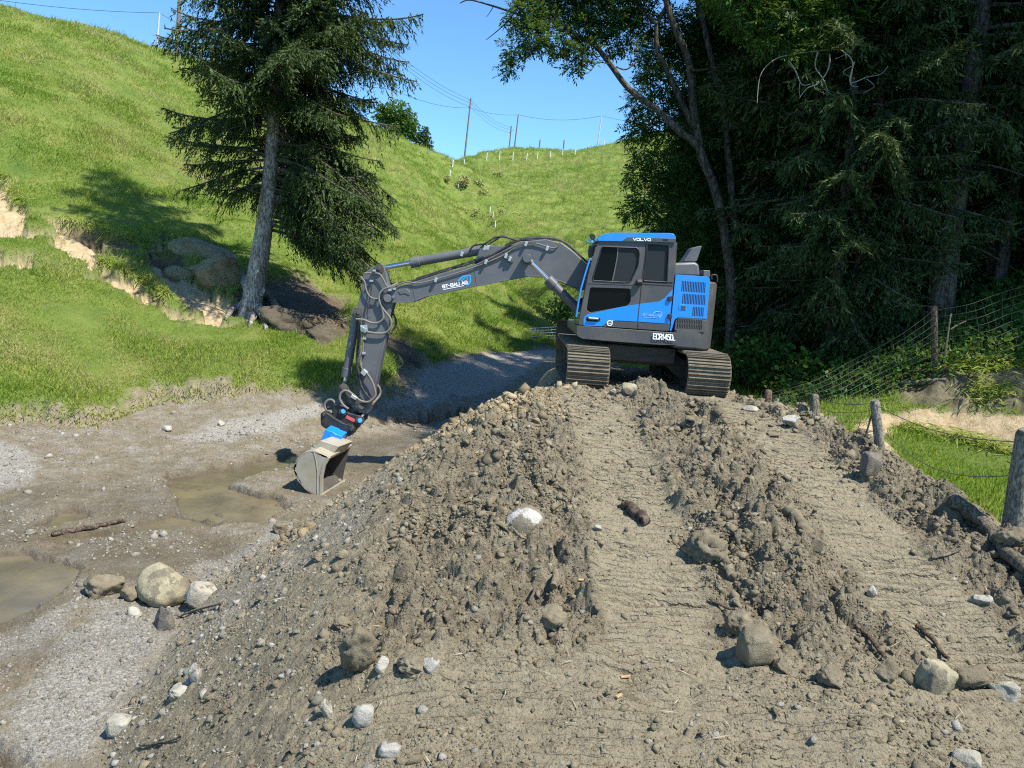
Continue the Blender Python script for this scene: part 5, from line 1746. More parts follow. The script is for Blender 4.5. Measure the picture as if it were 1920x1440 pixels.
bush('bush', spots_px([(1600, 720, 13.8, .3), (1560, 730, 13.7, .28), (1640, 700, 13.9, .28), (1510, 740, 13.6, .24)]), 700, 'low bush behind the sagging mesh fence', M_BUSH, 1.0, 'forest edge bushes', seed=4)
bush('bush', spots_px([(1520, 740, 12.9, .26), (1570, 735, 12.8, .28), (1620, 720, 12.8, .3), (1680, 690, 12.9, .3), (1720, 670, 13, .28), (1480, 750, 12.9, .2)]), 1500, 'dark bramble thicket right behind the mesh fence', M_BUSH, 0.85, 'forest edge bushes', seed=8)
bush('bush', spots_px([(1345, 600, 18, .5), (1380, 590, 18, .5), (1350, 660, 17.5, .4)]), 700, 'bush showing in the gap behind the counterweight', M_BUSH, 1.1, 'forest edge bushes', seed=5)
bush('bush', spots_px([(1830, 660, 12.9, .3), (1870, 640, 13, .32), (1905, 600, 13.2, .34), (1800, 670, 12.8, .2)]), 900, 'sunlit brambles on top of the eroded bank', M_BUSH, 0.8, 'forest edge bushes', seed=6)
bush('bush', spots_px([(1050, 570, 40, .8), (1062, 600, 40, .8), (1085, 610, 38, .7), (1040, 590, 42, .6)]), 700, 'scrub behind the digger boom at the valley bottom', M_BUSH, 2.0, 'forest edge bushes', seed=7)

M_SCRUB = mat_leaf("gully_scrub", [(0.15, (0.17, 0.20, 0.06)), (0.5, (0.27, 0.27, 0.10)), (0.85, (0.38, 0.33, 0.17))], 0.6, 0.2)
for k, (px, py, rad) in enumerate(((868, 345, 1.5), (900, 365, 1.3), (935, 330, 1.2), (905, 400, 1.1))):
    g = ghit(px, py)
    r0 = np.random.default_rng(k)
    bush('gully_bush', [(g.x + r0.normal() * rad, g.y + r0.normal() * rad, g.z + 0.25 * rad, rad * r0.uniform(0.28, 0.55)) for _ in range(4)], 260, 'brownish scrub bush in the gully between the hills', M_SCRUB, 2.0 * rad, 'scrub bushes along the gully', seed=40 + k)

# undergrowth on the forest bank: countless leaves, one mass
ru = np.random.default_rng(91)
n = 70000
px_, py_ = ru.uniform(4.8, 15.5, n), ru.uniform(11.6, 18.0, n)
ok = (weight('forest', px_, py_) > 0.2) | ((weight('grass', px_, py_) > 0.5) & (py_ > 12.0) & (px_ > 8.4))
px_, py_ = px_[ok], py_[ok]
n = len(px_)
Pz = height(px_, py_) + ru.random(n) ** 2 * 0.38
P = np.stack([px_, py_, Pz], 1)
D = unit(ru.normal(size=(n, 3)) * 0.6 + np.array([-0.2, -0.3, 0.25]))
L = ru.uniform(0.05, 0.12, n)
tag(foliage('undergrowth', P, D, L, L * 0.65, M_BUSH, None, seed=9), kind='stuff')

# far trees behind the left ridge
def far_tree(px, py, Y, blobs, n, label, mat, size, trunk_h):
    b = at(px, py, Y)
    root = empty('ridge_tree', b, label, 'tree')
    mb = MB()
    mb.tube([b + Vector((0, 0, -6)), b + Vector((0.1, 0, trunk_h * 0.5)), b + Vector((0.2, 0, trunk_h))], [0.25, 0.2, 0.08], 7)
    mb.build('trunk', M_BARK2, root)
    cs = [at(x, y, Y + d)[:] for x, y, d, _ in blobs]
    P, D, L = leaf_cloud(cs, [q[3] for q in blobs], n, np.random.default_rng(int(px)), size, False, 0.9)
    foliage('crown', P, D, L, L * 0.8, mat, root, seed=int(px))
far_tree(748, 250, 118, [(745, 212, 0, 2.2), (760, 225, 0, 2.0), (728, 222, 0, 1.6), (770, 245, 0, 1.6), (722, 205, 0, 1.0), (750, 245, 0, 2.2), (712, 215, 0, 1.2)], 3800, 'round broadleaf tree peeping over the left ridge', M_BUSH, 4.0, 4)
far_tree(797, 275, 118, [(797, 268, 0, 1.2), (797, 255, 0, .9), (797, 244, 0, .6), (782, 262, 0, .8), (799, 280, 0, 1.2)], 1500, 'small dark conifer at the low end of left ridge', M_NEEDLE, 3.2, 3)

# ------------------------------------------------------------------ stones, clods, sticks
def mat_stone(name, stops, mud=0.0, scale=7.0, use_rnd=False, mudcol=(0.20, 0.172, 0.122)):
    t = NT(name)
    f = t.noise(scale, 6, 0.65)
    if use_rnd:
        f = t.math('ADD', t.math('MULTIPLY', t.attr('rnd'), 0.75), t.math('MULTIPLY', f, 0.3))
    c = t.ramp(f, stops)
    if mud:
        c = t.mix(t.ramp(t.noise(scale * 0.9, 5, 0.6), [(0.28 + 0.38 * mud, 1), (0.33 + 0.38 * mud, 0)]), c, mudcol)
    t.set(Base_Color=c, Roughness=0.92, Specular_IOR_Level=0.2)
    t.bump(t.math('ADD', t.noise(scale * 4, 5, 0.7), t.noise(scale * 14, 4, 0.7)), 0.8, 0.02 if scale > 3.5 else 0.16)
    return t.m
M_PALE = mat_stone("pale_stone", [(0.3, (0.27, 0.245, 0.19)), (0.6, (0.42, 0.395, 0.32)), (0.8, (0.51, 0.49, 0.42))], 0.25)
M_WHITE_ST = mat_stone("white_stone", [(0.3, (0.33, 0.31, 0.26)), (0.65, (0.47, 0.45, 0.39))], 0.30, 12)
M_YELLOW_ST = mat_stone("yellowish_stone", [(0.3, (0.26, 0.225, 0.14)), (0.6, (0.38, 0.34, 0.22)), (0.8, (0.46, 0.43, 0.32))], 0.45)
M_MUDSTONE = mat_stone("mud_coated_stone", [(0.3, (0.145, 0.121, 0.079)), (0.55, (0.225, 0.191, 0.127)), (0.8, (0.31, 0.27, 0.185))], 0.1, 9)
M_PATCH = mat_stone("mud_stone_white_patch", [(0.3, (0.38, 0.36, 0.31)), (0.7, (0.50, 0.48, 0.43))], 0.63, 6)
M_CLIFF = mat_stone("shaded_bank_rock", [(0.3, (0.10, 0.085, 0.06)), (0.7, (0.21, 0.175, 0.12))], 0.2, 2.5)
M_DARKST = mat_stone("dark_stone", [(0.3, (0.10, 0.09, 0.075)), (0.7, (0.19, 0.17, 0.14))], 0.3)
M_SANDST = mat_stone("sandstone", [(0.3, (0.27, 0.21, 0.115)), (0.6, (0.43, 0.345, 0.20)), (0.8, (0.55, 0.46, 0.29))], 0.0, 2.5)
def mat_clod():
    t = NT("soil_clods")
    f = t.math('ADD', t.math('MULTIPLY', t.noise(9, 6, 0.65), 0.75), t.math('MULTIPLY', t.attr('rnd'), 0.25))
    c = t.ramp(f, [(0.28, (0.118, 0.099, 0.066)), (0.5, (0.212, 0.180, 0.119)), (0.75, (0.315, 0.273, 0.183))])
    t.set(Base_Color=c, Roughness=0.95, Specular_IOR_Level=0.15)
    t.bump(t.noise(80, 5, 0.75), 0.9, 0.02)
    return t.m
M_CLOD = mat_clod()
M_PEB = mat_stone("pebbles", [(0.1, (0.16, 0.145, 0.115)), (0.45, (0.215, 0.198, 0.158)), (0.78, (0.31, 0.29, 0.24)), (1.0, (0.43, 0.41, 0.36))], 0, 10, True)
M_GOLDCLOD = mat_stone("ochre_clods", [(0.15, (0.18, 0.14, 0.08)), (0.5, (0.30, 0.24, 0.14)), (0.9, (0.42, 0.35, 0.22))], 0, 10, True)
M_WOOD = mat_bark("weathered_wood", (0.16, 0.132, 0.092), (0.31, 0.27, 0.20), 12)
M_WOODPOST = mat_bark("post_wood", (0.22, 0.20, 0.16), (0.42, 0.385, 0.31), 14)
M_POSTRED = mat_bark("reddish_post_wood", (0.20, 0.12, 0.09), (0.33, 0.22, 0.17), 14)
M_LOG = mat_bark("wet_log", (0.09, 0.065, 0.045), (0.21, 0.165, 0.12), 10)
M_WIRE = mat_plain("fence_wire", (0.07, 0.07, 0.068), 0.6, 0.3)
M_CABLE = mat_plain("overhead_cable", (0.05, 0.055, 0.06), 0.6)

def ico(sub):
    bm = bmesh.new()
    bmesh.ops.create_icosphere(bm, subdivisions=sub, radius=1.0)
    V = np.array([v.co[:] for v in bm.verts])
    F = np.array([[v.index for v in f.verts] for f in bm.faces])
    bm.free()
    return V, F
ICO1, ICO2, ICO4 = ico(1), ico(2), ico(4)

def n3(V, s, seed, octv=3):
    return (fbm(V[:, 0] * s + seed, V[:, 1] * s + V[:, 2] * s * 0.7, octv, seed) + fbm(V[:, 1] * s - seed, V[:, 2] * s + V[:, 0] * s * 0.6, octv, seed + 5)
            + fbm(V[:, 2] * s + seed * 2, V[:, 0] * s - V[:, 1] * s * 0.5, octv, seed + 9)) / 2

def rock_mesh(name, size, seed, angular=0.5, rough=0.10, lump=0.0):
    r = np.random.default_rng(seed)
    V, F = ICO4[0].copy(), ICO4[1]
    if angular >= 0.8:
        V = np.sign(V) * np.abs(V) ** 0.45
        V = V / np.abs(V).max()
    for k in range(int(4 + angular * 12)):
        d = unit(r.normal(size=3))
        c = r.uniform(1.0, 1.35) if angular >= 0.8 else r.uniform(0.45, 0.85) if angular > 0.3 else r.uniform(0.72, 0.95)
        h = V @ d
        V = V - np.outer(np.maximum(h - c, 0) * (0.96 if angular > 0.3 else 0.7), d)
    V = V * (1 + 1.6 * rough * n3(V, 1.6, seed % 97)[:, None] + rough * 0.7 * n3(V, 5, seed % 89)[:, None] + 0.05 * n3(V, 13, seed % 71, 3)[:, None] + (0.02 + 5.5 * lump) * n3(V, 6, seed % 83, 5)[:, None])
    V = V * (np.array(size) / 2 / np.maximum(np.abs(V).max(0), 1e-6))
    return np_mesh(name, V, F, smooth=False)

def rock(px, py, wpx, hpx, mat, label, seed, angular=0.6, rough=0.10, lump=0.0, rot=None, sink=0.22, name='rock', cat='rock', group=None, depth=1.0, cover=None):
    g = ghit(px, py + hpx * 0.30)
    k = (g - EYE).length / FPX
    if mat is M_MUDSTONE:
        k *= 0.88
    w, h = wpx * k, hpx * k * 1.05
    me = rock_mesh(name, (w, w * 0.85 * depth, h), seed, angular, rough, lump)
    o = link(name, me, mat)
    o.location = (g.x, g.y + w * 0.2 * depth, g.z + h * (0.5 - sink))
    if rot:
        o.rotation_euler = rot
    tag(o, label, cat, group)
    return o
G1 = 'rocks lying around the earth bank'
ROCKS = [
    (296, 1112, 92, 72, M_YELLOW_ST, 'large pale yellowish boulder at the edge of the gravel bar', 11, 0.25, 0.06, 0, (0.1, 0.35, -0.3), .2),
    (192, 1102, 76, 50, M_MUDSTONE, 'broad mud coated rock at the water side of the boulder group', 12, 0.7, 0.12, .02, None, .25),
    (240, 1116, 40, 40, M_MUDSTONE, 'small brown rock wedged against left side of the large yellowish boulder', 13, 0.6, 0.1, 0, None, .2),
    (374, 1122, 50, 40, M_PALE, 'cream angular rock right of the large yellowish boulder', 14, 0.8, 0.1, 0, (0, .3, .5), .2),
    (306, 1166, 42, 46, M_DARKST, 'dark upright rock just below the large yellowish boulder', 15, 0.7, 0.1, 0, None, .2),
    (250, 1150, 26, 18, M_PALE, 'small grey stone on the gravel bar below the boulders', 16, 0.7, 0.1, 0, None, .2),
    (352, 1098, 40, 26, M_MUDSTONE, 'flat muddy rock behind the cream angular rock', 17, 0.6, 0.1, 0, None, .2),
    (1416, 1222, 66, 76, M_MUDSTONE, 'big squarish block between the two track ruts', 21, 0.85, 0.05, .01, (0.12, -.12, .25), .14),
    (1388, 1172, 64, 60, M_MUDSTONE, 'rounded clod leaning on the squarish block', 22, 0.3, 0.15, .05, None, .25),
    (1466, 1250, 32, 38, M_MUDSTONE, 'small rock at the right foot of the squarish block', 23, 0.6, 0.1, .02, None, .25),
    (986, 974, 84, 78, M_PATCH, 'round mud covered rock with a bare white patch', 25, 0.15, 0.06, .015, None, .46),
    (680, 1346, 40, 44, M_WHITE_ST, 'smooth white stone below the long muddy clod', 26, 0.3, 0.06, 0, (0, 0, .5), .25),
    (363, 1268, 22, 38, M_WHITE_ST, 'upright white stone on the lower left slope', 27, 0.7, 0.1, 0, None, .2),
    (330, 1302, 46, 30, M_PALE, 'pale stone half caked in mud under the upright white stone', 28, 0.6, 0.1, .02, None, .25),
    (220, 1367, 36, 30, M_PALE, 'light angular stone at the lower edge of the gravel bar', 29, 0.8, 0.08, 0, None, .2),
    (610, 1332, 26, 36, M_PALE, 'half white stone left of the smooth white stone', 30, 0.5, 0.1, 0, None, .25),
    (729, 1411, 38, 22, M_WHITE_ST, 'flat white chip close to the bottom edge of the view', 31, 0.8, 0.05, 0, None, .2),
    (808, 1250, 38, 26, M_WHITE_ST, 'white stone poking from mud right of the long muddy clod', 32, 0.5, 0.08, 0, None, .3),
    (716, 1250, 26, 32, M_PALE, 'cream stone tucked against the long muddy clod', 33, 0.5, 0.08, 0, None, .25),
    (1562, 1274, 54, 44, M_MUDSTONE, 'brown rock alone below the middle earth ridge', 34, 0.5, 0.12, .03, None, .22),
    (1660, 1262, 52, 46, M_MUDSTONE, 'lumpy rock left of the yellowish stone in the right foreground', 35, 0.4, 0.12, .04, None, .25),
    (1757, 1280, 50, 52, M_YELLOW_ST, 'yellowish tilted stone with dark shadow in the right foreground', 36, 0.8, 0.08, 0, (0.2, .2, .3), .25),
    (1825, 1270, 70, 50, M_MUDSTONE, 'broad low rock right of the yellowish tilted stone', 37, 0.5, 0.1, .03, None, .35),
    (1896, 1302, 54, 36, M_PALE, 'pale grey rock by the right edge of the view', 38, 0.6, 0.1, 0, None, .25),
    (1842, 1128, 34, 20, M_WHITE_ST, 'white stone in the right hand earth ridge', 39, 0.6, 0.08, 0, None, .25),
    (1637, 1114, 18, 24, M_WHITE_ST, 'small bright white stone on the edge of the right rut', 40, 0.6, 0.08, 0, None, .2),
    (1488, 793, 40, 24, M_WHITE_ST, 'whitish boulder on the crest beside the broken fence', 41, 0.5, 0.1, 0, None, .2),
    (1408, 768, 30, 14, M_PALE, 'grey stone on the crest right of the digger', 42, 0.5, 0.1, 0, None, .2),
    (1180, 732, 30, 24, M_YELLOW_ST, 'tan angular stone between the digger tracks', 43, 0.8, 0.08, 0, None, .2),
    (1057, 748, 24, 22, M_YELLOW_ST, 'tan stone in front of the left digger track', 44, 0.7, 0.08, 0, None, .2),
    (1150, 735, 16, 13, M_PALE, 'small stone by the inner edge of the left digger track', 49, 0.7, 0.08, 0, None, .2),
    (1118, 990, 24, 14, M_WHITE_ST, 'flat white stone beside the left rut', 45, 0.7, 0.05, 0, None, .3),
    (1826, 1433, 50, 26, M_PALE, 'pale stone cut by the bottom right edge', 46, 0.5, 0.08, 0, None, .25),
    (528, 992, 40, 28, M_MUDSTONE, 'round brown rock near the toe below the bucket', 47, 0.4, 0.1, .02, None, .25),
    (556, 984, 26, 26, M_MUDSTONE, 'smaller brown rock right beside the round brown rock', 48, 0.5, 0.1, .02, None, .25),
    (310, 805, 22, 10, M_WHITE_ST, 'flat white stone on mud below the grass bank', 51, 0.6, 0.05, 0, None, .2),
    (412, 795, 16, 12, M_PALE, 'grey stone on the far gravel bar', 52, 0.6, 0.05, 0, None, .2),
    (1905, 1010, 60, 40, M_MUDSTONE, 'muddy clod on the right edge of the bank by the thick post', 53, 0.4, 0.12, .06, None, .25),
]
for q in ROCKS:
    rock(*q[:7], angular=q[7], rough=q[8], lump=q[9], rot=q[10], sink=q[11], group=G1)
rock(668, 1225, 84, 136, M_MUDSTONE, 'long muddy clod standing out of the left foreground slope', 61, 0.25, 0.14, 0.06, (0.5, 0.05, 0.1), 0.2, 'soil_clod', 'clod', 'big clods of soil')
rock(1030, 1166, 84, 56, M_MUDSTONE, 'overhanging clod in the middle of the bank with a stick above', 62, 0.3, 0.14, 0.06, None, 0.18, 'soil_clod', 'clod', 'big clods of soil')
rock(1328, 1030, 104, 76, M_MUDSTONE, 'biggest crumbly clod on the ridge between the ruts', 63, 0.2, 0.16, 0.08, None, 0.25, 'soil_clod', 'clod', 'big clods of soil')
rock(1400, 1010, 60, 44, M_MUDSTONE, 'clod just right of the biggest crumbly clod', 64, 0.2, 0.16, 0.08, None, 0.3, 'soil_clod', 'clod', 'big clods of soil')
rock(596, 1046, 46, 18, M_MUDSTONE, 'elongated dark clod on the stony left slope', 65, 0.3, 0.14, 0.05, None, 0.25, 'soil_clod', 'clod', 'big clods of soil')
rock(642, 1040, 36, 20, M_MUDSTONE, 'second dark clod right above the stony left slope', 66, 0.3, 0.14, 0.05, None, 0.25, 'soil_clod', 'clod', 'big clods of soil')
rock(640, 1170, 40, 26, M_MUDSTONE, 'clod sitting on top of the long muddy clod', 67, 0.3, 0.14, 0.06, None, 0.25, 'soil_clod', 'clod', 'big clods of soil')
rock(770, 1245, 70, 44, M_MUDSTONE, 'wide crumbly clod right of the long muddy clod', 68, 0.3, 0.14, 0.07, None, 0.3, 'soil_clod', 'clod', 'big clods of soil')
# sandstone boulder and ledges in the slope scar
rock(398, 512, 104, 84, M_SANDST, 'big brown sandstone boulder undercut beside the leaning spruce', 71, 0.6, 0.18, 0.02, (0.1, 0.1, 0.2), 0.25, 'boulder', 'boulder', 'sandstone in the slope scar')
rock(372, 472, 120, 36, M_SANDST, 'flat sandstone ledge capping the brown boulder', 72, 0.8, 0.08, 0.0, (0, 0.3, 0), 0.3, 'boulder', 'boulder', 'sandstone in the slope scar')
rock(336, 515, 54, 26, M_SANDST, 'pale slab under the left end of the sandstone ledge', 73, 0.8, 0.06, 0.0, (0, 0.3, 0), 0.3, 'boulder', 'boulder', 'sandstone in the slope scar')
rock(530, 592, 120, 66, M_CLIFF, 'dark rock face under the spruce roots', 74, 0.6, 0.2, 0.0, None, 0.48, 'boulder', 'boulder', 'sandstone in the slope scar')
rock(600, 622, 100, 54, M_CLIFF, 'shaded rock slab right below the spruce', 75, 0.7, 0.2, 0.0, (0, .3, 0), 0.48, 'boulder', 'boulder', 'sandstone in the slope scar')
rock(1634, 872, 30, 44, M_DARKST, 'dark upright slab on the sandy bank behind the grey fence post', 76, 0.8, 0.06, 0.0, None, 0.25, 'rock', 'rock', G1)

# countless small pieces: one mesh each
def scatter(name, x, y, size, mat, seed, tpl=ICO1, sink=0.25, jag=0.22, flat=0.75, rnd=None):
    r = np.random.default_rng(seed)
    n = len(x)
    T, F = tpl
    nv = len(T)
    sc = size[:, None] * np.stack([r.uniform(0.7, 1.25, n), r.uniform(0.7, 1.25, n), r.uniform(0.55, 1.0, n) * flat / 0.75], 1)
    V = T[None] * (1 + jag * r.normal(size=(n, nv, 1)) * 0.45) + jag * 0.45 * r.normal(size=(n, nv, 3))
    V = V * sc[:, None, :]
    a, b = r.uniform(0, 6.283, n), r.normal(size=n) * 0.5
    ca, sa, cb, sb = np.cos(a)[:, None], np.sin(a)[:, None], np.cos(b)[:, None], np.sin(b)[:, None]
    X, Y, Z = V[..., 0], V[..., 1], V[..., 2]
    Y, Z = Y * cb - Z * sb, Y * sb + Z * cb
    X, Y = X * ca - Y * sa, X * sa + Y * ca
    z = height(x, y)
    V = np.stack([X + x[:, None], Y + y[:, None], Z + (z + size * (0.5 - sink) * 0.8)[:, None]], -1).reshape(-1, 3)
    F = (F[None] + (np.arange(n) * nv)[:, None, None]).reshape(-1, 3)
    rn = np.repeat(r.random(n) if rnd is None else rnd, nv)
    o = link(name, np_mesh(name, V, F, {'rnd': rn}, smooth=(tpl is not ICO1)), mat)
    return tag(o, kind='stuff')

def polar_pts(r, n, th0, th1, r0, r1):
    th = np.radians(r.uniform(th0, th1, n))
    rr = np.exp(r.uniform(math.log(r0), math.log(r1), n))
    return AP[0] + rr * np.sin(th), AP[1] + rr * np.cos(th), rr
rs = np.random.default_rng(404)
x, y, rr = polar_pts(rs, 900000, -36, 38, 4.6, 15.5)
w = weight('rough', x, y) * (weight('levee', x, y) > 0.6)
cl = sstep(-0.15, 0.45, fbm(x * 1.7, y * 1.7, 3, 808))
ok = rs.random(len(x)) < np.clip(0.05 + 1.1 * w, 0, 1) * (0.40 + 0.60 * cl) * 0.75 * (weight('levee', x, y) > 0.6) * np.where(lev_xl(y) - x > 0.3, 0.45, 1.0)
x, y, rr, cl = x[ok], y[ok], rr[ok], cl[ok]
u_ = rs.random(len(x))
sz = np.minimum(0.0056 * u_ ** -0.40, 0.050) * np.clip(rr / 7.5, 0.75, 1.6) * (0.65 + 0.35 * cl)
gold = weight('gold', x, y) > rs.random(len(x))
scatter('loose_soil', x[~gold], y[~gold], sz[~gold], M_CLOD, 1, jag=0.55, sink=0.42)
scatter('loose_ochre_soil', x[gold], y[gold], sz[gold] * 1.3, M_GOLDCLOD, 2, jag=0.38, sink=0.35)
x, y, rr = polar_pts(rs, 110000, -46, 10, 4.5, 24)
ok = (weight('stream', x, y) > 0.5) & (weight('water', x, y) < 0.35) & (rs.random(len(x)) < 0.05 + 0.42 * sstep(0.05, 0.45, fbm(x * 1.1, y * 1.1, 3, 818)) + 0.4 * weight('gravel', x, y))
x, y, rr = x[ok], y[ok], rr[ok]
sz = (0.007 + 0.011 * rs.random(len(x)) ** 2 + 0.035 * rs.random(len(x)) ** 24) * np.clip(rr / 9, 0.8, 1.6)
scatter('stream_pebbles', x, y, sz, M_PEB, 3, jag=0.32, sink=0.35)
# stones rolled down the left slope and lying on the bank
x, y, rr = polar_pts(rs, 60000, -38, 12, 4.4, 15)
d = lev_xl(y) - x
ok = (weight('levee', x, y) > 0.4) & (d > -0.2) & (rs.random(len(x)) < 0.50 * sstep(0.0, 1.6, d) * sstep(-0.2, 0.35, fbm(x * 0.9, y * 0.9, 3, 828)) + 0.06)
x, y = x[ok], y[ok]
sz = 0.005 + 0.009 * rs.random(len(x)) ** 2 + 0.036 * rs.random(len(x)) ** 26
scatter('slope_stones', x, y, sz, M_PEB, 4, jag=0.36, sink=0.35, rnd=np.clip(rs.random(len(x)) * 0.85 + 0.22, 0, 1.1))
x, y, rr = polar_pts(rs, 2500, -20, 40, 4.4, 15)
ok = (weight('levee', x, y) > 0.6) & (rs.random(len(x)) < 0.28)
x, y = x[ok], y[ok]
scatter('stray_pebbles', x, y, 0.010 + 0.022 * rs.random(len(x)) ** 3, M_PEB, 5, jag=0.34, sink=0.4, rnd=np.clip(0.5 + 0.5 * rs.random(len(x)), 0, 1.1))
# straw and root fibres in the soil
x, y, rr = polar_pts(rs, 1500, -32, 38, 4.2, 12)
ok = (weight('levee', x, y) > 0.6) & (rs.random(len(x)) < 0.30)
x, y = x[ok], y[ok]
n = len(x)
az = rs.uniform(0, 6.283, n)
D = unit(np.stack([np.cos(az), np.sin(az), rs.uniform(-0.1, 0.25, n)], 1))
L = rs.uniform(0.04, 0.15, n)
tag(foliage('root_fibres', np.stack([x, y, height(x, y) + 0.015], 1), D, L, np.full(n, 0.006), mat_plain('dry_fibre', (0.32, 0.275, 0.19), 0.9), None, seed=12), kind='stuff')

def stick(pts, r0, r1, mat, label, lift=0.03, name='stick', cat='stick', group='sticks and logs on the bank'):
    P = [ghit(*p) for p in pts]
    P = [p + Vector((0, 0, lift)) for p in P]
    root_loc = P[0]
    mb = MB()
    q = smooth_path(P, 5)
    rr = np.random.default_rng(abs(int(pts[0][0])) + 1)
    q = [p + Vector(rr.normal(size=3) * r0 * 0.18) for p in q]
    mb.tube(q, [(r0 + (r1 - r0) * i / (len(q) - 1)) * rr.uniform(0.85, 1.12) for i in range(len(q))], 8)
    o = mb.build(name, mat, None, smooth=60)
    tag(o, label, cat, group)
stick([(100, 1004), (160, 995), (200, 986), (236, 979)], 0.045, 0.03, M_LOG, 'dark wet branch lying across the stream')
stick([(-30, 1135), (20, 1126), (64, 1111)], 0.032, 0.022, M_LOG, 'grey stick in the water by the left edge')
stick([(334, 1160), (370, 1148), (416, 1137)], 0.018, 0.010, M_WOOD, 'pale stick leaning on the boulder group')
stick([(1172, 952), (1190, 968), (1210, 986)], 0.055, 0.045, M_LOG, 'short brown log piece beside the left rut', 0.04)
stick([(1484, 1206), (1504, 1192), (1528, 1172)], 0.020, 0.014, M_WOOD, 'pale stick on the ridge above the brown rock')
stick([(1604, 1180), (1630, 1205), (1658, 1242)], 0.018, 0.012, M_LOG, 'dark stick left of the right rut end')
stick([(1718, 1180), (1745, 1205), (1776, 1244)], 0.020, 0.014, M_LOG, 'dark stick lying along the right rut end')
stick([(1745, 1052), (1775, 1046), (1802, 1036)], 0.014, 0.008, M_WOOD, 'thin pale stick on the right hand earth ridge')
stick([(1478, 960), (1500, 990), (1530, 1032)], 0.06, 0.045, M_MUDSTONE, 'mud covered log on the ridge between the ruts', 0.04)
stick([(1785, 945), (1840, 990), (1890, 1045), (1950, 1110)], 0.07, 0.05, M_WOOD, 'long rotten log along the right edge of the bank', 0.05)
stick([(1037, 1112), (1041, 1098), (1040, 1082)], 0.030, 0.024, M_MUDSTONE, 'stub of root standing above the overhanging clod', 0.05)
stick([(992, 1140), (998, 1126), (1002, 1112)], 0.012, 0.009, M_WOOD, 'pale twig left of the stub of root', 0.04)
stick([(1330, 1130), (1350, 1142), (1372, 1150)], 0.014, 0.009, M_LOG, 'twig behind the rounded clod by the squarish block')
stick([(262, 1405), (300, 1400), (340, 1388)], 0.012, 0.008, M_WOOD, 'thin twig at the lower end of the left slope')
stick([(700, 965), (712, 950), (722, 934)], 0.012, 0.008, M_WOOD, 'bleached stick high on the stony left slope')
stick([(1690, 722), (1740, 718), (1776, 716)], 0.05, 0.03, M_WOOD, 'root sticking out along the top of the eroded bank')
stick([(1770, 695), (1800, 705), (1835, 708)], 0.03, 0.02, M_WOOD, 'second root above the sand in the eroded bank')

# orange wood chips
for px, py, lab in ((1172, 1272, 'orange wood chip in the middle of the foreground'), (1160, 1308, 'second orange chip just below the first'), (1090, 1090, 'yellow wood chip beside the left rut')):
    g = ghit(px, py)
    mb = MB()
    mb.box(g + Vector((0, 0, 0.012)), (0.06 if px > 1165 else 0.045, 0.02, 0.012), Euler((0.2, 0.1, px)).to_matrix())
    tag(mb.build('wood_chip', mat_plain('orange_wood', (0.42, 0.25, 0.12), 0.8) if px > 1100 else mat_plain('yellow_wood', (0.55, 0.40, 0.12), 0.8), None, bevel=0.003), lab, 'wood chip', 'wood chips')

# ------------------------------------------------------------------ fence on the right
def post(mb, a, b, r, n=10):
    a, b = Vector(a), Vector(b)
    d = (b - a).normalized()
    mb.tube([a, a + (b - a) * 0.5, b - d * r * 0.5, b], [r, r * 1.02, r * 0.98, r * 0.7], n)
fl = Vector((4.9, 8.6, gz(4.9, 8.6)))
fence = empty('wire_fence', fl, 'sagging sheep wire fence on leaning wooden posts along the right edge', 'fence')
P1 = (at(1898, 990, 6.35), at(1926, 806, 6.2))
P2 = (at(1654, 880, 8.25), at(1640, 750, 8.2))
P3 = (at(1526, 830, 9.9), at(1528, 739, 9.9))
P4 = (at(1438, 790, 12.4), at(1441, 731, 12.4))
P5 = (at(1753, 700, 12.4), at(1751, 574, 12.4))
for (a, b), r, mt, lab in ((P1, 0.085, M_WOODPOST, 'thick grey post'), (P2, 0.052, M_WOODPOST, 'leaning grey post'), (P3, 0.055, M_WOOD, 'brown square post'), (P4, 0.062, M_POSTRED, 'short reddish post'), (P5, 0.052, M_LOG, 'tall post under the pale trunk')):
    mb = MB()
    a = a + (a - b).normalized() * 0.35
    post(mb, a, b, r)
    o = mb.build('post', mt, fence, smooth=50)
    o['label'] = lab
mb = MB()
mb.tube([at(1772, 668, 12.2), at(1778, 620, 12.2), at(1783, 588, 12.2)], [0.018, 0.014, 0.012], 6)
mb.tube([at(1783, 617, 12.2), at(1798, 608, 12.2), at(1812, 602, 12.2)], [0.012, 0.010, 0.010], 6)
mb.build('stake', M_WOOD, fence)
mb = MB()
mb.tube([at(1455, 778, 12.1), at(1458, 748, 12.1)], 0.020, 8)
mb.tube([at(1434, 770, 12.2), at(1456, 752, 12.1)], 0.014, 8)
mb.build('stake', M_WHITE_ST, fence)
mb = MB()
mb.tube([at(1615, 840, 8.6), at(1628, 800, 8.4), at(1638, 765, 8.25)], 0.010, 6)
mb.build('prop', M_WOOD, fence)
mb = MB()
def mesh_panel(a0, a1, b0, b1, nh, nv, sag, bias=1.0, wr=0.0026):
    a0, a1, b0, b1 = map(Vector, (a0, a1, b0, b1))
    def pt(s, t):
        p = (a0 + (b0 - a0) * s) * (1 - t) + (a1 + (b1 - a1) * s) * t
        w = math.sin(math.pi * s)
        p.z -= sag * w * (0.6 + 0.4 * t)
        p.y += 0.12 * math.sin(s * 9 + t * 3) * w
        return p
    for k in range(nh):
        t = (k / (nh - 1)) ** bias
        mb.tube([pt(s / 14, t) for s in range(15)], wr, 4, cap=False)
    for k in range(1, nv):
        s = k / nv
        mb.tube([pt(s + 0.01 * math.sin(5 * j + k), j / 5) for j in range(6)], wr * 0.9, 4, cap=False)
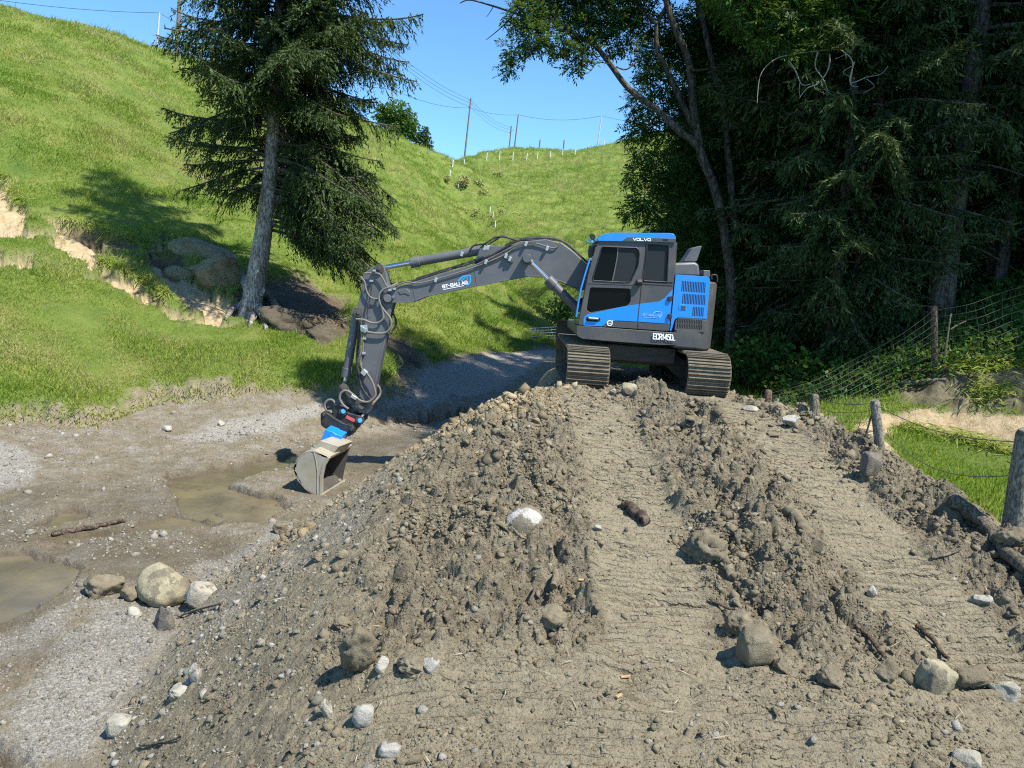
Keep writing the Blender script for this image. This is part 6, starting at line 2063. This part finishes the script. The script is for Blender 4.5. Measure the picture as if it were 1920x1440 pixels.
mesh_panel(at(1445, 792, 12.3), at(1443, 738, 12.3), at(1752, 690, 12.35), at(1751, 582, 12.35), 9, 16, 0.20)
mesh_panel(at(1752, 690, 12.35), at(1751, 582, 12.35), at(1990, 640, 11.8), at(1990, 505, 11.8), 9, 12, 0.10)
mesh_panel(at(1443, 790, 12.3), at(1443, 740, 12.3), at(1527, 815, 9.9), at(1528, 748, 9.9), 7, 9, 0.05, wr=0.003)
mesh_panel(at(1527, 830, 9.9), at(1528, 758, 9.9), at(1645, 850, 8.25), at(1642, 764, 8.25), 5, 9, 0.10, wr=0.003)
for (a, b, s) in ((at(1642, 760, 8.2), at(1922, 830, 6.2), .10), (at(1646, 800, 8.2), at(1915, 890, 6.25), .22), (at(1528, 745, 9.9), at(1641, 756, 8.2), .05)):
    mb.tube([a + (b - a) * (k / 12) - Vector((0, 0, s * math.sin(math.pi * k / 12))) for k in range(13)], 0.004, 4, cap=False)
mb.build('wire_mesh', M_WIRE, fence, smooth=0)

# hurdle gate in the valley
gq = ghit(1016, 634)
gate = empty('hurdle_gate', gq, 'low metal sheep hurdle standing in the valley behind the digger blade', 'gate')
mb = MB()
gy = gq.y
def gt(px, py):
    return at(px, py, gy)
for a, b in (((993, 616), (1044, 613)), ((998, 636), (1048, 634)), ((993, 616), (998, 636)), ((1044, 613), (1048, 634)), ((994, 621), (1045, 618)), ((996, 626), (1046, 623)), ((997, 631), (1047, 629))):
    mb.tube([gt(*a), gt(*b)], 0.022, 6)
mb.build('rails', M_FITTING, gate)
mb = MB()
for k in (0.22, 0.45, 0.68, 0.78):
    mb.tube([gt(993 + 51 * k, 616 - 3 * k), gt(998 + 50 * k, 636 - 2 * k)], 0.016, 6)
mb.build('uprights', M_FITTING, gate)

# ------------------------------------------------------------------ poles and lines on the hills
def pole(px0, py0, px1, py1, Y, r, mat, label, name='utility_pole', cat='utility pole', group='poles along the hill crest', arms=True, sunk=2.0):
    b, t = at(px0, py0, Y), at(px1, py1, Y)
    d = (t - b).normalized()
    root = empty(name, b, label, cat, group)
    mb = MB()
    mb.tube([b - d * sunk, t], [r * 1.15, r * 0.8], 8)
    mb.build('shaft', mat, root, smooth=60)
    if arms:
        for k, s_ in ((0.5, -1), (1.1, 1), (1.7, -1)):
            mb = MB()
            q = t - d * k
            mb.tube([q, q + Vector((0.35 * s_, 0, 0.02)), q + Vector((0.35 * s_, 0, 0.22))], 0.06, 6)
            mb.build('insulator', mat, root)
    return t
M_POLE = mat_plain('pole_wood', (0.16, 0.14, 0.125), 0.85, 0, 0.2, 2)
M_POLEP = mat_plain('pale_pole', (0.46, 0.46, 0.45), 0.7, 0, 0.1, 2)
T0 = pole(293, 98, 299, 24, 66, 0.10, M_POLEP, 'pale pole on the near left ridge beside the spruce', arms=False)
T1 = pole(726, 250, 737, 168, 122, 0.13, M_POLEP, 'pale pole before the round ridge tree', arms=False)
T2 = pole(871, 296, 883, 184, 150, 0.17, M_POLE, 'tall dark pole in the dip between the ridges', sunk=3)
T3 = pole(964, 282, 972, 215, 152, 0.14, M_POLE, 'second tall dark pole near the crest hump', arms=False, sunk=3)
T4 = pole(1120, 275, 1128, 217, 150, 0.11, M_POLEP, 'thin pale pole on the crest near the ash', arms=False, sunk=3)
T5 = pole(954, 284, 959, 236, 190, 0.17, M_POLE, 'distant dark pole just left of the second tall pole', sunk=6)
pole(1010, 286, 1013, 262, 195, 0.2, M_POLE, 'stubby distant pole over the crest hump', arms=False, sunk=6)
pole(1055, 292, 1058, 263, 190, 0.2, M_POLE, 'stubby distant pole right of the crest hump', arms=False, sunk=6)
pole(334, 60, 339, -40, 60, 0.17, M_POLE, 'thick pole half behind the spruce crown', arms=False)
cable = empty('overhead_cable', T1, 'thin overhead cable strung between the crest poles', 'cable')
def span(a, b, sag, r=0.03):
    a, b = Vector(a), Vector(b)
    mb = MB()
    mb.tube([a + (b - a) * (k / 16) - Vector((0, 0, sag * 4 * (k / 16) * (1 - k / 16))) for k in range(17)], r, 4, cap=False)
    mb.build('cable_span', M_CABLE, cable, smooth=0)
span(at(-60, -8, 56), T0, 0.25, 0.02)
span(T0, at(420, 70, 80), 0.4, 0.02)
span(T1, T2 - Vector((0, 0, 1.8)), 0.8)
span(T2 - Vector((0, 0, 1.8)), T3, 0.5)
span(T3, T4, 0.9)
span(T4, at(1230, 232, 150), 0.3)
span(at(560, 120, 110), T1, 0.6, 0.035)
for k, dz in enumerate((0.0, 0.6, 1.3)):
    span(at(700 + 8 * k, 62 + 14 * k, 112), T2 - Vector((0, 0, 0.3 + dz)), 1.0, 0.028)
    span(T2 - Vector((0, 0, 0.3 + dz)), T5 - Vector((0, 0, 0.3 + dz)), 1.0, 0.028)

M_POSTW = mat_plain('white_fence_post', (0.62, 0.61, 0.57), 0.7)
for (px, py, h, Y) in ((848, 312, 12, 128), (870, 309, 10, 130), (912, 300, 13, 132), (936, 299, 15, 132), (961, 300, 14, 132), (987, 301, 13, 132), (1007, 299, 12, 132), (1031, 296, 12, 132), (1054, 292, 12, 132), (1078, 290, 11, 132), (1103, 277, 8, 140), (1132, 274, 9, 140), (1158, 272, 9, 140)):
    g = ghit(px, py)
    k = (g - EYE).length / FPX
    mb = MB()
    mb.tube([g - Vector((0, 0, 0.3)), g + Vector((0.05, 0, h * k))], 0.085, 6)
    tag(mb.build('fence_post', M_POSTW, None), 'short white fence post in the row along the far hill crest', 'fence post', 'white posts along the far crest')
for (px, py, h) in ((743, 251, 13), (753, 257, 13), (764, 263, 15), (803, 290, 9), (843, 334, 14), (859, 352, 10), (918, 400, 12), (924, 408, 11), (928, 426, 12)):
    g = ghit(px, py)
    k = (g - EYE).length / FPX
    mb = MB()
    mb.tube([g - Vector((0, 0, 0.3)), g + Vector((0.02, 0, h * k))], 0.06 if k < 0.06 else 0.075, 6)
    tag(mb.build('fence_post', M_WOODPOST if px < 805 else M_POSTW, None), 'thin fence post on the left ridge line before the trees' if px < 805 else 'thin fence post along the gully between the two hills', 'fence post',
        'posts on the left ridge' if px < 805 else 'posts along the gully')
